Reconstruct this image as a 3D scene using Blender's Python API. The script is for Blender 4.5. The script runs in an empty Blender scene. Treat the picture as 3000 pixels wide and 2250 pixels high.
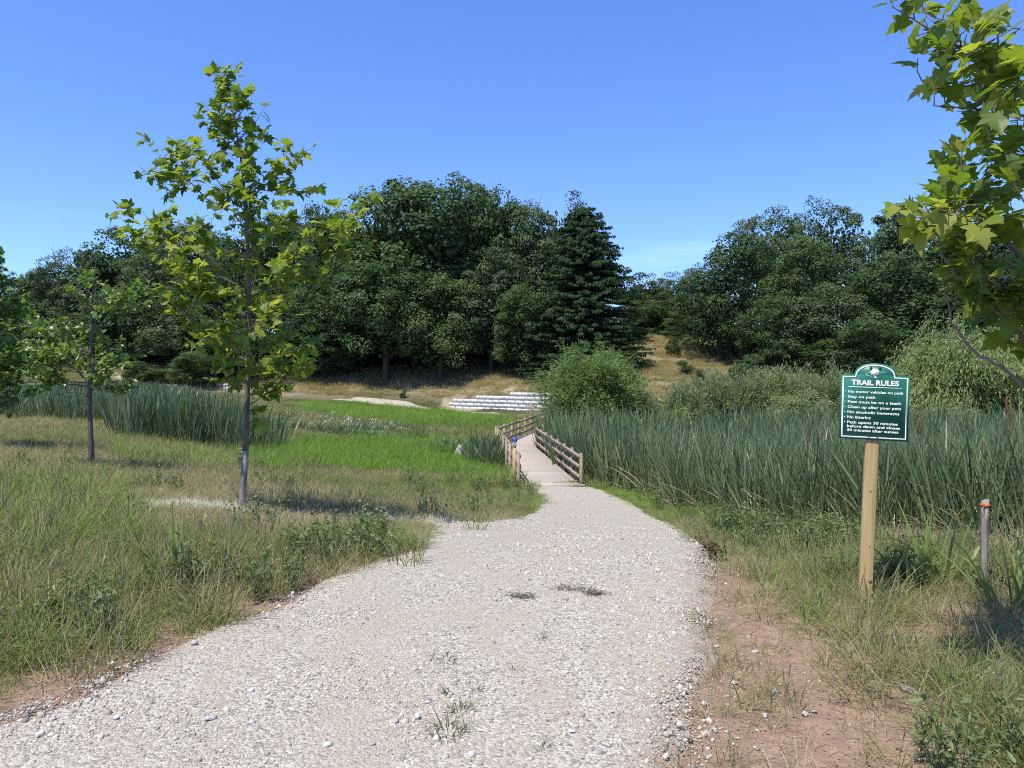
import bpy, math
import numpy as np
from mathutils import Vector, Matrix

rng = np.random.default_rng(7)
S = bpy.context.scene
COL = S.collection

# ------------------------------------------------------------------ camera, sky, sun
F = 2253.0 / 3000.0            # focal length in picture widths
CAMZ = 1.6
cam_d = bpy.data.cameras.new('camera')
cam_d.sensor_width = 36.0
cam_d.lens = 36.0 * F
cam_d.shift_y = -25.0 / 3000.0
cam_d.clip_start = 0.05
cam_d.clip_end = 3000.0
cam = bpy.data.objects.new('camera', cam_d)
cam.location = (0, 0, CAMZ)
cam.rotation_euler = (math.radians(90), 0, 0)
COL.objects.link(cam)
S.camera = cam

SUN_EL = math.radians(65)
SUN_AZ = math.atan2(-0.66, -0.75)      # direction towards the sun, measured from +Y clockwise (x, y)
to_sun = Vector((math.sin(SUN_AZ) * math.cos(SUN_EL), math.cos(SUN_AZ) * math.cos(SUN_EL), math.sin(SUN_EL)))
world = bpy.data.worlds.new('World')
S.world = world
world.use_nodes = True
wn = world.node_tree
wn.nodes.clear()
wo = wn.nodes.new('ShaderNodeOutputWorld')
bg = wn.nodes.new('ShaderNodeBackground')
bg.inputs['Strength'].default_value = 0.13
sky = wn.nodes.new('ShaderNodeTexSky')
sky.sky_type = 'NISHITA'
sky.sun_disc = False
sky.sun_elevation = SUN_EL
sky.sun_rotation = SUN_AZ
sky.altitude = 200
sky.air_density = 1.0
sky.dust_density = 0.6
sky.ozone_density = 2.2
hsv = wn.nodes.new('ShaderNodeHueSaturation')
hsv.inputs['Hue'].default_value = 0.509
hsv.inputs['Saturation'].default_value = 1.06
hsv.inputs['Value'].default_value = 1.0
tintn = wn.nodes.new('ShaderNodeMixRGB')
tintn.blend_type = 'MULTIPLY'
tintn.inputs['Fac'].default_value = 1.0
tintn.inputs['Color2'].default_value = (0.88, 1.12, 1.50, 1)
wn.links.new(sky.outputs[0], tintn.inputs['Color1'])
wn.links.new(tintn.outputs[0], hsv.inputs['Color'])
# thin wisps of cloud low over the horizon
tc = wn.nodes.new('ShaderNodeTexCoord')
mp = wn.nodes.new('ShaderNodeMapping')
mp.inputs['Scale'].default_value = (2.4, 2.4, 14.0)
mp.inputs['Location'].default_value = (0.35, 0.1, 0.4)
nz = wn.nodes.new('ShaderNodeTexNoise')
nz.inputs['Scale'].default_value = 1.6
nz.inputs['Detail'].default_value = 6
nz.inputs['Roughness'].default_value = 0.55
cr = wn.nodes.new('ShaderNodeValToRGB')
cr.color_ramp.elements[0].position = 0.53
cr.color_ramp.elements[1].position = 0.78
sep = wn.nodes.new('ShaderNodeSeparateXYZ')
band = wn.nodes.new('ShaderNodeMapRange')
band.inputs['From Min'].default_value = 0.185
band.inputs['From Max'].default_value = 0.10
mul = wn.nodes.new('ShaderNodeMath')
mul.operation = 'MULTIPLY'
mul2 = wn.nodes.new('ShaderNodeMath')
mul2.operation = 'MULTIPLY'
mul2.inputs[1].default_value = 0.75
mixc = wn.nodes.new('ShaderNodeMixRGB')
mixc.inputs['Color2'].default_value = (6.6, 7.6, 9.2, 1)
L = wn.links.new
L(tc.outputs['Generated'], mp.inputs['Vector'])
L(mp.outputs[0], nz.inputs['Vector'])
L(nz.outputs['Fac'], cr.inputs[0])
L(tc.outputs['Generated'], sep.inputs[0])
L(sep.outputs['Z'], band.inputs['Value'])
L(cr.outputs[0], mul.inputs[0])
L(band.outputs[0], mul.inputs[1])
L(mul.outputs[0], mul2.inputs[0])
L(mul2.outputs[0], mixc.inputs['Fac'])
L(hsv.outputs[0], mixc.inputs['Color1'])
L(mixc.outputs[0], bg.inputs['Color'])
L(bg.outputs[0], wo.inputs['Surface'])

sun_d = bpy.data.lights.new('sun', 'SUN')
sun_d.energy = 5.0
sun_d.angle = math.radians(0.53)
sun_d.color = (1.0, 0.935, 0.78)
sun = bpy.data.objects.new('sun', sun_d)
sun.rotation_euler = to_sun.to_track_quat('Z', 'Y').to_euler()
sun.location = (-20, -8, 40)
COL.objects.link(sun)
S.view_settings.view_transform = 'Standard'
S.view_settings.look = 'None'
S.view_settings.exposure = 0.42
S.view_settings.gamma = 1.0
try:
    S.cycles.use_denoising = False
    S.cycles.max_bounces = 6
    S.cycles.filter_width = 1.0
    S.cycles.transparent_max_bounces = 4
    S.cycles.transmission_bounces = 4
except Exception:
    pass

# ------------------------------------------------------------------ small maths helpers
def W(px, py, d):
    """world point seen at photograph pixel (px, py) of 3000x2250, d metres ahead"""
    return np.array([(px - 1500.0) / 2253.0 * d, d, CAMZ + (1100.0 - py) / 2253.0 * d])

def hash2(ix, iy, seed):
    h = (ix.astype(np.int64) * 374761393 + iy.astype(np.int64) * 668265263 + seed * 1442695041) & 0xffffffff
    h = ((h ^ (h >> 13)) * 1274126177) & 0xffffffff
    return ((h ^ (h >> 16)) & 0xffff) / 65535.0

def vnoise(x, y, scale, seed=0, octaves=1):
    out = 0.0
    amp, tot = 1.0, 0.0
    x = np.asarray(x, float) / scale
    y = np.asarray(y, float) / scale
    for o in range(octaves):
        ix, iy = np.floor(x), np.floor(y)
        fx, fy = x - ix, y - iy
        fx, fy = fx * fx * (3 - 2 * fx), fy * fy * (3 - 2 * fy)
        a = hash2(ix, iy, seed + o); b = hash2(ix + 1, iy, seed + o)
        c = hash2(ix, iy + 1, seed + o); d = hash2(ix + 1, iy + 1, seed + o)
        out = out + amp * (a * (1 - fx) * (1 - fy) + b * fx * (1 - fy) + c * (1 - fx) * fy + d * fx * fy)
        tot += amp
        amp *= 0.5
        x, y = x * 2.03 + 11.7, y * 2.03 + 5.3
    return out / tot

def smooth(a, b, x):
    t = np.clip((x - a) / (b - a), 0, 1)
    return t * t * (3 - 2 * t)

def inpoly(px, py, poly):
    px, py = np.asarray(px, float), np.asarray(py, float)
    r = np.zeros(px.shape, bool)
    n = len(poly)
    for i in range(n):
        x0, y0 = poly[i]
        x1, y1 = poly[(i + 1) % n]
        if y0 == y1:
            continue
        c = ((y0 > py) != (y1 > py)) & (px < (x1 - x0) * (py - y0) / (y1 - y0) + x0)
        r ^= c
    return r

def norm(v):
    return v / np.maximum(np.linalg.norm(v, axis=-1, keepdims=True), 1e-9)

# ------------------------------------------------------------------ terrain
CP = [  # x, y, z
    (0, 0, 0), (-4, 0, .02), (4, 0, 0), (-9, 0, .05), (9, 0, -.05), (0, -8, .1), (-14, -8, .1), (14, -8, .1), (0, -25, .2), (-40, -25, .3), (40, -25, .2), (-30, 2, .1), (30, 2, -.1),
    (0, 3.1, 0), (1.2, 4.5, -.02), (2.7, 5.8, -.06), (-1.8, 4.8, 0), (.6, 8.5, -.29), (1.2, 11, -.66), (1.8, 14.7, -1.27), (2.1, 20, -1.86), (1.7, 27, -2.26),
    (-1.5, 7.5, -.12), (-3.86, 11, -.33), (-6, 7, 0), (-12, 11, -.1), (-9.8, 18, -.56), (-20, 20, -.35), (-1.4, 12, -.66), (-2, 17, -1.3), (-4, 23, -1.75), (-.6, 20, -1.75),
    (3.7, 6, -.1), (5, 9, -.5), (9, 12, -.95), (7, 14, -1.2), (12, 18, -1.75), (10, 25, -2.3), (30, 30, -2.3), (30, 18, -1.6), (14, 10, -.75), (5, 20, -2.0), (5, 27, -2.5), (8, 6, -.35), (60, 30, -2.0), (45, 14, -1.1),
    (-1, 30, -2.5), (-6, 32, -2.35), (-2, 42, -2.6), (4, 42, -2.6), (0, 60, -2.6), (8, 60, -2.4), (20, 45, -2.4), (2, 78, -2.6), (-6, 88, -2.6), (-12, 80, -2.55), (-10, 50, -2.4), (-13, 62, -2.3),
    (-16, 35, -1.4), (-30, 35, -1.0), (-45, 60, -1.1), (-30, 80, -1.2), (-22, 60, -1.7), (-11, 40, -2.2), (-22, 50, -1.5), (-60, 40, -.6), (-60, 85, -.3), (-9, 26, -1.5), (-14, 26, -1.0), (-20, 27, -.8),
    (-51, 100, 1.1), (-38, 100, .0), (-27.5, 100, -.65), (-18, 98, -1.1), (-12.6, 95, -1.8), (-27.5, 95.5, -1.5), (-18, 94, -1.9),
    (-27, 106, 1.1), (-36, 108, 1.8), (-17, 104, .4), (-5, 98, -.25), (-3, 106, 2.0), (-10, 112, 3.4), (8, 100, .6), (12, 80, -2.0), (-8.5, 92.8, -2.75), (-3, 88.8, -2.85), (2.2, 84.6, -2.85), (-9.5, 95, -2.35), (-5.5, 91.5, -2.85), (-.5, 87.2, -2.85), (-8.2, 97.5, -1.6), (-4.5, 95.2, -1.15), (-.5, 92, -.65), (5, 88.5, -.4),
    (-30, 120, 3.4), (-55, 120, 4.5), (-80, 110, 4), (0, 125, 6), (-90, 160, 8), (0, 180, 13),
    (14.6, 75, -1.3), (23, 115, 6.6), (30, 105, 2.6), (18, 95, 2.0), (30, 140, 7.6), (23, 70, -1.5), (40, 60, -1.4), (60, 80, .2), (60, 120, 5), (40, 85, .4), (100, 100, 4), (90, 180, 12), (0, 250, 16), (-140, 200, 12), (140, 200, 14), (-140, 60, 2), (140, 60, 1),
]
CP = np.array(CP, float)

def _U(r2):
    return 0.5 * r2 * np.log(np.maximum(r2, 1e-12))

def _fit(cp, lam):
    n = len(cp)
    s = cp[:, :2] / 50.0
    d2 = ((s[:, None] - s[None]) ** 2).sum(-1)
    K = _U(d2) + lam * np.eye(n)
    Pm = np.c_[np.ones(n), s]
    A = np.zeros((n + 3, n + 3))
    A[:n, :n] = K; A[:n, n:] = Pm; A[n:, :n] = Pm.T
    return np.linalg.solve(A, np.r_[cp[:, 2], np.zeros(3)])

_w = _fit(CP, 0.0006)

def ground(x, y, bumps=True):
    x = np.asarray(x, float); y = np.asarray(y, float)
    xc = np.clip(x, -150, 150); yc = np.clip(y, -28, 240)
    shp = xc.shape
    q = np.c_[xc.ravel(), yc.ravel()] / 50.0
    s = CP[:, :2] / 50.0
    z = np.empty(len(q))
    for i in range(0, len(q), 20000):
        b = q[i:i + 20000]
        d2 = ((b[:, None] - s[None]) ** 2).sum(-1)
        z[i:i + 20000] = _U(d2) @ _w[:len(s)] + np.c_[np.ones(len(b)), b] @ _w[len(s):]
    z = z.reshape(shp)
    if bumps:
        z = z + (vnoise(x, y, 1.7, 3) - .5) * .07 + (vnoise(x, y, 6, 4) - .5) * .12 * smooth(8, 20, y)
    return z

def G(x, y):
    return float(ground(np.array([x]), np.array([y]))[0])

def proj(x, y, z):
    y = np.maximum(y, .05)
    return 1500 + x / y * 2253, 1100 - (z - CAMZ) / y * 2253

PD = np.array([-30, 0, 2.8, 3.5, 4.8, 6.2, 7.5, 9, 10.6, 11.6, 13, 14.5, 17, 20.5, 23, 25.5, 27.1])
PL = np.array([-9, -3.6, -2.75, -2.33, -1.83, -1.35, -.9, -.95, -1.05, -.95, -.4, .0, .45, .86, .95, .85, .45])
RD = np.array([-30, 0, 3.1, 4.5, 6, 7.8, 10, 12, 14.7, 17, 20, 23, 26, 27.1])
RX = np.array([6, .2, .69, 1.16, 1.62, 1.98, 2.35, 2.7, 3.12, 3.3, 3.37, 3.3, 3.0, 2.6])

def path_edges(d):
    return np.interp(d, PD, PL), np.interp(d, RD, RX)

def path_mask(x, y, grow=0.0):
    l, r = path_edges(y)
    e = (vnoise(x, y, .55, 21, 2) - .5) * .36
    return (x > l - grow + e) & (x < r + grow + e) & (y < 27.2)

def dirt_mask(x, y):
    _, r = path_edges(y)
    wd = np.interp(y, [0, 3.1, 4.0, 5.0, 6.0, 7.2], [1.5, 1.0, .75, .5, .2, 0.0])
    e = (vnoise(x, y, .5, 31, 3) - .5) * .5
    return (x >= r - .3) & (x < r + wd + e) & (y < 8.5)

# boardwalk edges
BL_Y, BL_X = [27.0, 41.0, 60.0, 75.0], [.28, -.81, 3.0, 1.6]
BR_Y, BR_X = [27.0, 41.0, 57.5, 75.0], [2.37, 1.25, 4.6, 3.7]
DECKZ = -2.20

def board_mask(x, y, grow=0.1):
    return (y > 26.9) & (y < 75.5) & (x > np.interp(y, BL_Y, BL_X) - grow) & (x < np.interp(y, BR_Y, BR_X) + grow)

# far gravel path, centre line
FP = [(-58, 108, 2.4), (-54, 103, 2.3), (-51, 100.0, 2.2), (-45, 99, 2.2), (-38, 98.5, 2.3), (-27.5, 98, 2.5), (-18, 96.2, 2.6), (-13, 93.8, 2.8), (-8, 91.3, 3.2), (-3, 87.5, 3.4), (1.5, 82.5, 3.4), (2.6, 77, 3.0), (2.65, 74.9, 2.6)]

# ------------------------------------------------------------------ mesh helpers
class MB:
    def __init__(self):
        self.v = []; self.t = []; self.q = []; self.n = 0
        self.at = []
    def add(self, v, tris=None, quads=None, tint=None):
        v = np.asarray(v, float).reshape(-1, 3)
        self.v.append(v)
        if tris is not None and len(tris):
            self.t.append(np.asarray(tris, int).reshape(-1, 3) + self.n)
        if quads is not None and len(quads):
            self.q.append(np.asarray(quads, int).reshape(-1, 4) + self.n)
        if tint is None:
            tint = np.zeros(len(v))
        self.at.append(np.broadcast_to(np.asarray(tint, float), (len(v),)))
        self.n += len(v)
    def box(self, c, s, R=None):
        x, y, z = np.array(s) / 2.0
        v = np.array([[-x, -y, -z], [x, -y, -z], [x, y, -z], [-x, y, -z], [-x, -y, z], [x, -y, z], [x, y, z], [-x, y, z]])
        if R is not None:
            v = v @ np.array(R).T
        self.add(v + np.array(c), quads=[[0, 3, 2, 1], [4, 5, 6, 7], [0, 1, 5, 4], [1, 2, 6, 5], [2, 3, 7, 6], [3, 0, 4, 7]])
    def bar(self, a, b, w, h, up=(0, 0, 1)):
        a, b, up = np.array(a, float), np.array(b, float), np.array(up, float)
        d = b - a; Ln = np.linalg.norm(d); d = d / Ln
        s = np.cross(d, up); s /= np.linalg.norm(s)
        u = np.cross(s, d)
        self.box((a + b) / 2, (w, Ln, h), np.c_[s, d, u])
    def tube(self, P, r, n=7, cap=True, tint=0.0, seed=None):
        P = np.asarray(P, float); r = np.asarray(r, float)
        T = norm(np.gradient(P, axis=0))
        ref = np.array([0.3, 1.0, 0.15]) if abs(T[0, 2]) > .6 else np.array([0.05, .1, 1.0])
        A = norm(np.cross(T, ref)); B = np.cross(T, A)
        an = np.arange(n) * 2 * math.pi / n
        ring = P[:, None] + r[:, None, None] * (np.cos(an)[None, :, None] * A[:, None] + np.sin(an)[None, :, None] * B[:, None])
        if seed is not None:
            g = np.random.default_rng(seed)
            ring += g.normal(0, .07, ring.shape) * r[:, None, None]
        m = len(P)
        i = np.arange(m - 1)[:, None] * n; j = np.arange(n)[None]
        q = np.stack([i + j, i + (j + 1) % n, i + n + (j + 1) % n, i + n + j], -1).reshape(-1, 4)
        v = ring.reshape(-1, 3)
        tr = []
        if cap:
            v = np.r_[v, P[-1:] + T[-1:] * r[-1], P[:1]]
            k = m * n
            tr = [[(m - 1) * n + a, (m - 1) * n + (a + 1) % n, k] for a in range(n)] + [[(a + 1) % n, a, k + 1] for a in range(n)]
        self.add(v, tr, q, tint)
    def mesh(self, name, mat=None, smooth_=False):
        me = bpy.data.meshes.new(name)
        v = np.concatenate(self.v) if self.v else np.zeros((0, 3))
        t = np.concatenate(self.t) if self.t else np.zeros((0, 3), int)
        q = np.concatenate(self.q) if self.q else np.zeros((0, 4), int)
        me.vertices.add(len(v))
        me.vertices.foreach_set('co', v.astype(np.float32).ravel())
        nl = t.size + q.size
        me.loops.add(nl)
        me.loops.foreach_set('vertex_index', np.r_[t.ravel(), q.ravel()].astype(np.int32))
        me.polygons.add(len(t) + len(q))
        st = np.r_[np.arange(len(t)) * 3, t.size + np.arange(len(q)) * 4].astype(np.int32)
        me.polygons.foreach_set('loop_start', st)
        if smooth_:
            me.polygons.foreach_set('use_smooth', np.ones(len(st), bool))
        a = me.attributes.new('tint', 'FLOAT', 'POINT')
        a.data.foreach_set('value', np.concatenate(self.at).astype(np.float32) if self.at else np.zeros(0, np.float32))
        me.update(calc_edges=True)
        me.validate()
        if mat is not None:
            me.materials.append(mat)
        return me
    def build(self, name, mat, parent=None, smooth_=False):
        o = bpy.data.objects.new(name, self.mesh(name, mat, smooth_))
        COL.objects.link(o)
        if parent is not None:
            o.parent = parent
        return o

def tag(o, label=None, cat=None, group=None, kind=None):
    if label: o['label'] = label
    if cat: o['category'] = cat
    if group: o['group'] = group
    if kind: o['kind'] = kind
    return o

def empty(name, loc, rz=0.0):
    o = bpy.data.objects.new(name, None)
    o.location = loc
    o.rotation_euler = (0, 0, rz)
    o.empty_display_size = .2
    COL.objects.link(o)
    return o

def inst(name, me, parent=None, M=None):
    o = bpy.data.objects.new(name, me)
    COL.objects.link(o)
    if parent is not None:
        o.parent = parent
    if M is not None:
        o.matrix_local = M
    return o

# ------------------------------------------------------------------ materials
def new_mat(name):
    m = bpy.data.materials.new(name)
    m.use_nodes = True
    nt = m.node_tree
    nt.nodes.clear()
    out = nt.nodes.new('ShaderNodeOutputMaterial')
    return m, nt, out

def ramp(nt, stops):
    r = nt.nodes.new('ShaderNodeValToRGB')
    e = r.color_ramp.elements
    while len(e) < len(stops):
        e.new(0.5)
    for k, (p, c) in enumerate(stops):
        e[k].position = p
        e[k].color = (*c, 1)
    return r

def foliage_mat(name, stops, transl=0.35, rough=0.45, spec=0.35, inst_attr=False, jitter=0.25, objrand=False, tscale=1.35, shape=None):
    m, nt, out = new_mat(name)
    N, Lk = nt.nodes.new, nt.links.new
    at = N('ShaderNodeAttribute')
    at.attribute_name = 'tint'
    fac = at.outputs['Fac']
    if inst_attr:
        at.attribute_type = 'INSTANCER'
        a2 = N('ShaderNodeAttribute'); a2.attribute_name = 'tint'
        s = N('ShaderNodeMath'); s.operation = 'ADD'
        Lk(at.outputs['Fac'], s.inputs[0]); Lk(a2.outputs['Fac'], s.inputs[1])
        fac = s.outputs[0]
    if objrand:
        oi = N('ShaderNodeObjectInfo')
        mr = N('ShaderNodeMapRange')
        mr.inputs['To Min'].default_value = -objrand; mr.inputs['To Max'].default_value = objrand
        Lk(oi.outputs['Random'], mr.inputs['Value'])
        s = N('ShaderNodeMath'); s.operation = 'ADD'
        Lk(fac, s.inputs[0]); Lk(mr.outputs[0], s.inputs[1])
        fac = s.outputs[0]
    r = ramp(nt, stops)
    Lk(fac, r.inputs[0])
    b = N('ShaderNodeBsdfPrincipled')
    b.inputs['Roughness'].default_value = rough
    b.inputs['Specular IOR Level'].default_value = spec
    Lk(r.outputs[0], b.inputs['Base Color'])
    t = N('ShaderNodeBsdfTranslucent')
    mx = N('ShaderNodeMixRGB'); mx.blend_type = 'MULTIPLY'; mx.inputs['Fac'].default_value = 1
    mx.inputs['Color2'].default_value = (tscale * 1.05, tscale * 1.1, tscale * .55, 1)
    Lk(r.outputs[0], mx.inputs['Color1'])
    Lk(mx.outputs[0], t.inputs['Color'])
    ms = N('ShaderNodeMixShader'); ms.inputs[0].default_value = transl
    Lk(b.outputs[0], ms.inputs[1]); Lk(t.outputs[0], ms.inputs[2])
    Lk(ms.outputs[0], out.inputs['Surface'])
    return m

def solid_mat(name, c1, c2, scale=6.0, rough=0.7, bump=0.0, stretch=(1, 1, 1), spec=0.3, objvar=0.0, detail=4, coord='Object', bscale=None, dist=0.02):
    m, nt, out = new_mat(name)
    N, Lk = nt.nodes.new, nt.links.new
    tc = N('ShaderNodeTexCoord'); mp = N('ShaderNodeMapping')
    mp.inputs['Scale'].default_value = stretch
    Lk(tc.outputs[coord], mp.inputs['Vector'])
    if objvar:
        oi0 = N('ShaderNodeObjectInfo')
        vm = N('ShaderNodeVectorMath'); vm.operation = 'ADD'
        ml = N('ShaderNodeMath'); ml.operation = 'MULTIPLY'; ml.inputs[1].default_value = 40
        Lk(oi0.outputs['Random'], ml.inputs[0]); Lk(mp.outputs[0], vm.inputs[0]); Lk(ml.outputs[0], vm.inputs[1])
        vec = vm.outputs[0]
    else:
        vec = mp.outputs[0]
    n = N('ShaderNodeTexNoise'); n.inputs['Scale'].default_value = scale; n.inputs['Detail'].default_value = detail
    n.inputs['Roughness'].default_value = .65
    Lk(vec, n.inputs['Vector'])
    r = ramp(nt, [(0.3, c1), (0.7, c2)])
    Lk(n.outputs['Fac'], r.inputs[0])
    b = N('ShaderNodeBsdfPrincipled')
    b.inputs['Roughness'].default_value = rough
    b.inputs['Specular IOR Level'].default_value = spec
    col = r.outputs[0]
    if objvar:
        oi = N('ShaderNodeObjectInfo'); mr = N('ShaderNodeMapRange')
        mr.inputs['To Min'].default_value = 1 - objvar; mr.inputs['To Max'].default_value = 1 + objvar
        Lk(oi.outputs['Random'], mr.inputs['Value'])
        hv = N('ShaderNodeHueSaturation')
        Lk(mr.outputs[0], hv.inputs['Value']); Lk(col, hv.inputs['Color'])
        col = hv.outputs[0]
    Lk(col, b.inputs['Base Color'])
    if bump:
        n2 = n
        if bscale:
            n2 = N('ShaderNodeTexNoise'); n2.inputs['Scale'].default_value = bscale; n2.inputs['Detail'].default_value = 5
            Lk(vec, n2.inputs['Vector'])
        bp = N('ShaderNodeBump'); bp.inputs['Strength'].default_value = bump; bp.inputs['Distance'].default_value = dist
        Lk(n2.outputs['Fac'], bp.inputs['Height']); Lk(bp.outputs[0], b.inputs['Normal'])
    Lk(b.outputs[0], out.inputs['Surface'])
    return m

GRASS_STOPS = [(0.0, (.44, .36, .235)), (.28, (.29, .25, .145)), (.5, (.20, .21, .095)), (.75, (.165, .235, .06)), (1.0, (.185, .325, .045))]
M_GRASS = foliage_mat('grass_blades', GRASS_STOPS, transl=.38, inst_attr=True, rough=.55, spec=.18)
M_CATTAIL = foliage_mat('cattail_blades', [(0, (.075, .118, .056)), (.35, (.132, .18, .085)), (.7, (.21, .245, .115)), (.88, (.38, .32, .20)), (1, (.50, .44, .30))], transl=.22, inst_attr=True, rough=.42, spec=.3)
M_CHEAD = solid_mat('cattail_spike', (.075, .04, .02), (.12, .07, .035), 30, .9)
M_FLUFF = solid_mat('cattail_fluff', (.55, .48, .36), (.72, .66, .54), 30, .95)
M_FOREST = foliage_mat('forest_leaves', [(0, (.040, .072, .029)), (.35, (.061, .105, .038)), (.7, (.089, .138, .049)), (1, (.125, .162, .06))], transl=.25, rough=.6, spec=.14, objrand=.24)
M_FOREST2 = foliage_mat('pale_forest_leaves', [(0, (.058, .09, .042)), (.5, (.096, .138, .059)), (1, (.14, .178, .08))], transl=.25, rough=.6, spec=.14, objrand=.22)
M_SPRUCE = foliage_mat('spruce_needles', [(0, (.020, .044, .018)), (.5, (.032, .064, .024)), (1, (.052, .088, .032))], transl=.12, rough=.7, spec=.08)
M_WILLOW = foliage_mat('willow_leaves', [(0, (.095, .15, .045)), (.5, (.15, .22, .075)), (1, (.21, .285, .11))], transl=.38, rough=.55, spec=.18)
M_WILLOW2 = foliage_mat('pale_willow_leaves', [(0, (.13, .185, .065)), (.5, (.205, .265, .10)), (1, (.28, .335, .145))], transl=.38, rough=.55, spec=.18)
M_SAGE = foliage_mat('sage_leaves', [(0, (.13, .175, .078)), (.5, (.205, .255, .122)), (1, (.29, .325, .175))], transl=.34, rough=.6, spec=.18, objrand=.1)
SYC = [(0, (.075, .13, .02)), (.4, (.13, .19, .026)), (.75, (.205, .255, .034)), (1, (.30, .32, .06))]
M_SYC = foliage_mat('sycamore_leaves', SYC, transl=.48, rough=.45, spec=.3, tscale=1.6)
M_SYCO = foliage_mat('sycamore_leaf', SYC, transl=.48, rough=.45, spec=.3, objrand=.5, tscale=1.6)
M_OAK = foliage_mat('oak_leaves', [(0, (.07, .125, .024)), (.5, (.12, .195, .034)), (1, (.20, .275, .05))], transl=.38, rough=.36, spec=.5, tscale=1.5)
M_OAKO = foliage_mat('oak_leaf', [(0, (.07, .125, .024)), (.5, (.12, .195, .034)), (1, (.20, .275, .05))], transl=.38, rough=.36, spec=.5, objrand=.5, tscale=1.5)
M_WEED = foliage_mat('weed_leaves', [(0, (.085, .13, .05)), (.5, (.13, .18, .065)), (1, (.20, .23, .10))], transl=.3, rough=.5, inst_attr=True)
M_DOCK = foliage_mat('dock_seed', [(0, (.16, .06, .035)), (.5, (.20, .10, .045)), (.8, (.14, .14, .05)), (1, (.09, .14, .045))], transl=.2, rough=.6)
M_BARK = solid_mat('forest_bark', (.035, .028, .022), (.085, .07, .055), 5, .9, .6, (1, 1, .25), dist=.05)
M_SYCBARK = solid_mat('sycamore_bark', (.085, .07, .057), (.185, .16, .13), 9, .85, .5, (1, 1, .3), dist=.01)
M_PALEBARK = solid_mat('peeled_bark', (.11, .095, .08), (.36, .33, .285), 16, .85, .6, (1, 1, .22), dist=.01)
M_OAKBARK = solid_mat('oak_bark', (.075, .06, .048), (.16, .135, .11), 22, .9, .9, (1, 1, .3), dist=.012)
M_TWIG = solid_mat('dead_twig', (.13, .11, .09), (.24, .215, .185), 20, .85)
M_DECK = solid_mat('weathered_deck', (.33, .275, .225), (.47, .41, .35), 7, .8, .25, (.35, 5, 1), objvar=.09, dist=.004)
M_RAIL = solid_mat('railing_timber', (.225, .172, .122), (.34, .272, .205), 5, .8, .25, (1, 1, 1), objvar=.10, dist=.004)
M_POST = solid_mat('treated_pine', (.33, .235, .10), (.47, .355, .175), 5.0, .65, .12, (11, 11, .35), dist=.003, detail=2)
M_STAKE = solid_mat('weathered_stake', (.20, .165, .132), (.34, .295, .245), 6, .85, .3, (6, 6, .5), dist=.003)
M_ORANGE = solid_mat('orange_ribbon', (.62, .10, .03), (.75, .15, .04), 30, .5)
M_SIGN = solid_mat('sign_green', (.017, .150, .104), (.020, .165, .116), 3, .42, 0, spec=.4)
M_WHITE = solid_mat('sign_white', (.80, .80, .78), (.84, .84, .82), 3, .45)
M_BLUE = solid_mat('sign_blue', (.012, .06, .36), (.015, .07, .40), 3, .4)
M_NAVY = solid_mat('sign_navy', (.008, .015, .07), (.01, .02, .09), 3, .4)
M_BOLT = solid_mat('dark_bolt', (.02, .022, .02), (.06, .065, .06), 60, .25, spec=.8)
M_BLOCK = solid_mat('cast_stone_block', (.40, .395, .38), (.58, .575, .555), 2.6, .85, .8, objvar=.07, bscale=5, dist=.06)
M_ROCK = solid_mat('boulder_stone', (.24, .215, .18), (.52, .48, .42), 5, .9, .8, dist=.04)
M_STONE = solid_mat('gravel_stone', (.33, .305, .28), (.50, .47, .44), 9, .9, objvar=.28)
M_DEBRIS = foliage_mat('dried_weed', [(0, (.07, .058, .045)), (.5, (.12, .10, .075)), (1, (.07, .09, .035))], transl=.15, rough=.8, inst_attr=True)

def ground_mat():
    m, nt, out = new_mat('soil')
    N, Lk = nt.nodes.new, nt.links.new
    a = N('ShaderNodeAttribute'); a.attribute_name = 'soil'
    g = N('ShaderNodeNewGeometry')
    n = N('ShaderNodeTexNoise'); n.inputs['Scale'].default_value = 9; n.inputs['Detail'].default_value = 8; n.inputs['Roughness'].default_value = .7
    Lk(g.outputs['Position'], n.inputs['Vector'])
    mr = N('ShaderNodeMapRange'); mr.inputs['From Min'].default_value = .25; mr.inputs['From Max'].default_value = .75
    mr.inputs['To Min'].default_value = .62; mr.inputs['To Max'].default_value = 1.35
    Lk(n.outputs['Fac'], mr.inputs['Value'])
    hv = N('ShaderNodeHueSaturation')
    Lk(a.outputs['Color'], hv.inputs['Color']); Lk(mr.outputs[0], hv.inputs['Value'])
    b = N('ShaderNodeBsdfPrincipled'); b.inputs['Roughness'].default_value = .95; b.inputs['Specular IOR Level'].default_value = .15
    Lk(hv.outputs[0], b.inputs['Base Color'])
    n2 = N('ShaderNodeTexNoise'); n2.inputs['Scale'].default_value = 45; n2.inputs['Detail'].default_value = 6
    Lk(g.outputs['Position'], n2.inputs['Vector'])
    bp = N('ShaderNodeBump'); bp.inputs['Strength'].default_value = .9; bp.inputs['Distance'].default_value = .03
    Lk(n2.outputs['Fac'], bp.inputs['Height']); Lk(bp.outputs[0], b.inputs['Normal'])
    Lk(b.outputs[0], out.inputs['Surface'])
    return m
M_SOIL = ground_mat()

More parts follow.
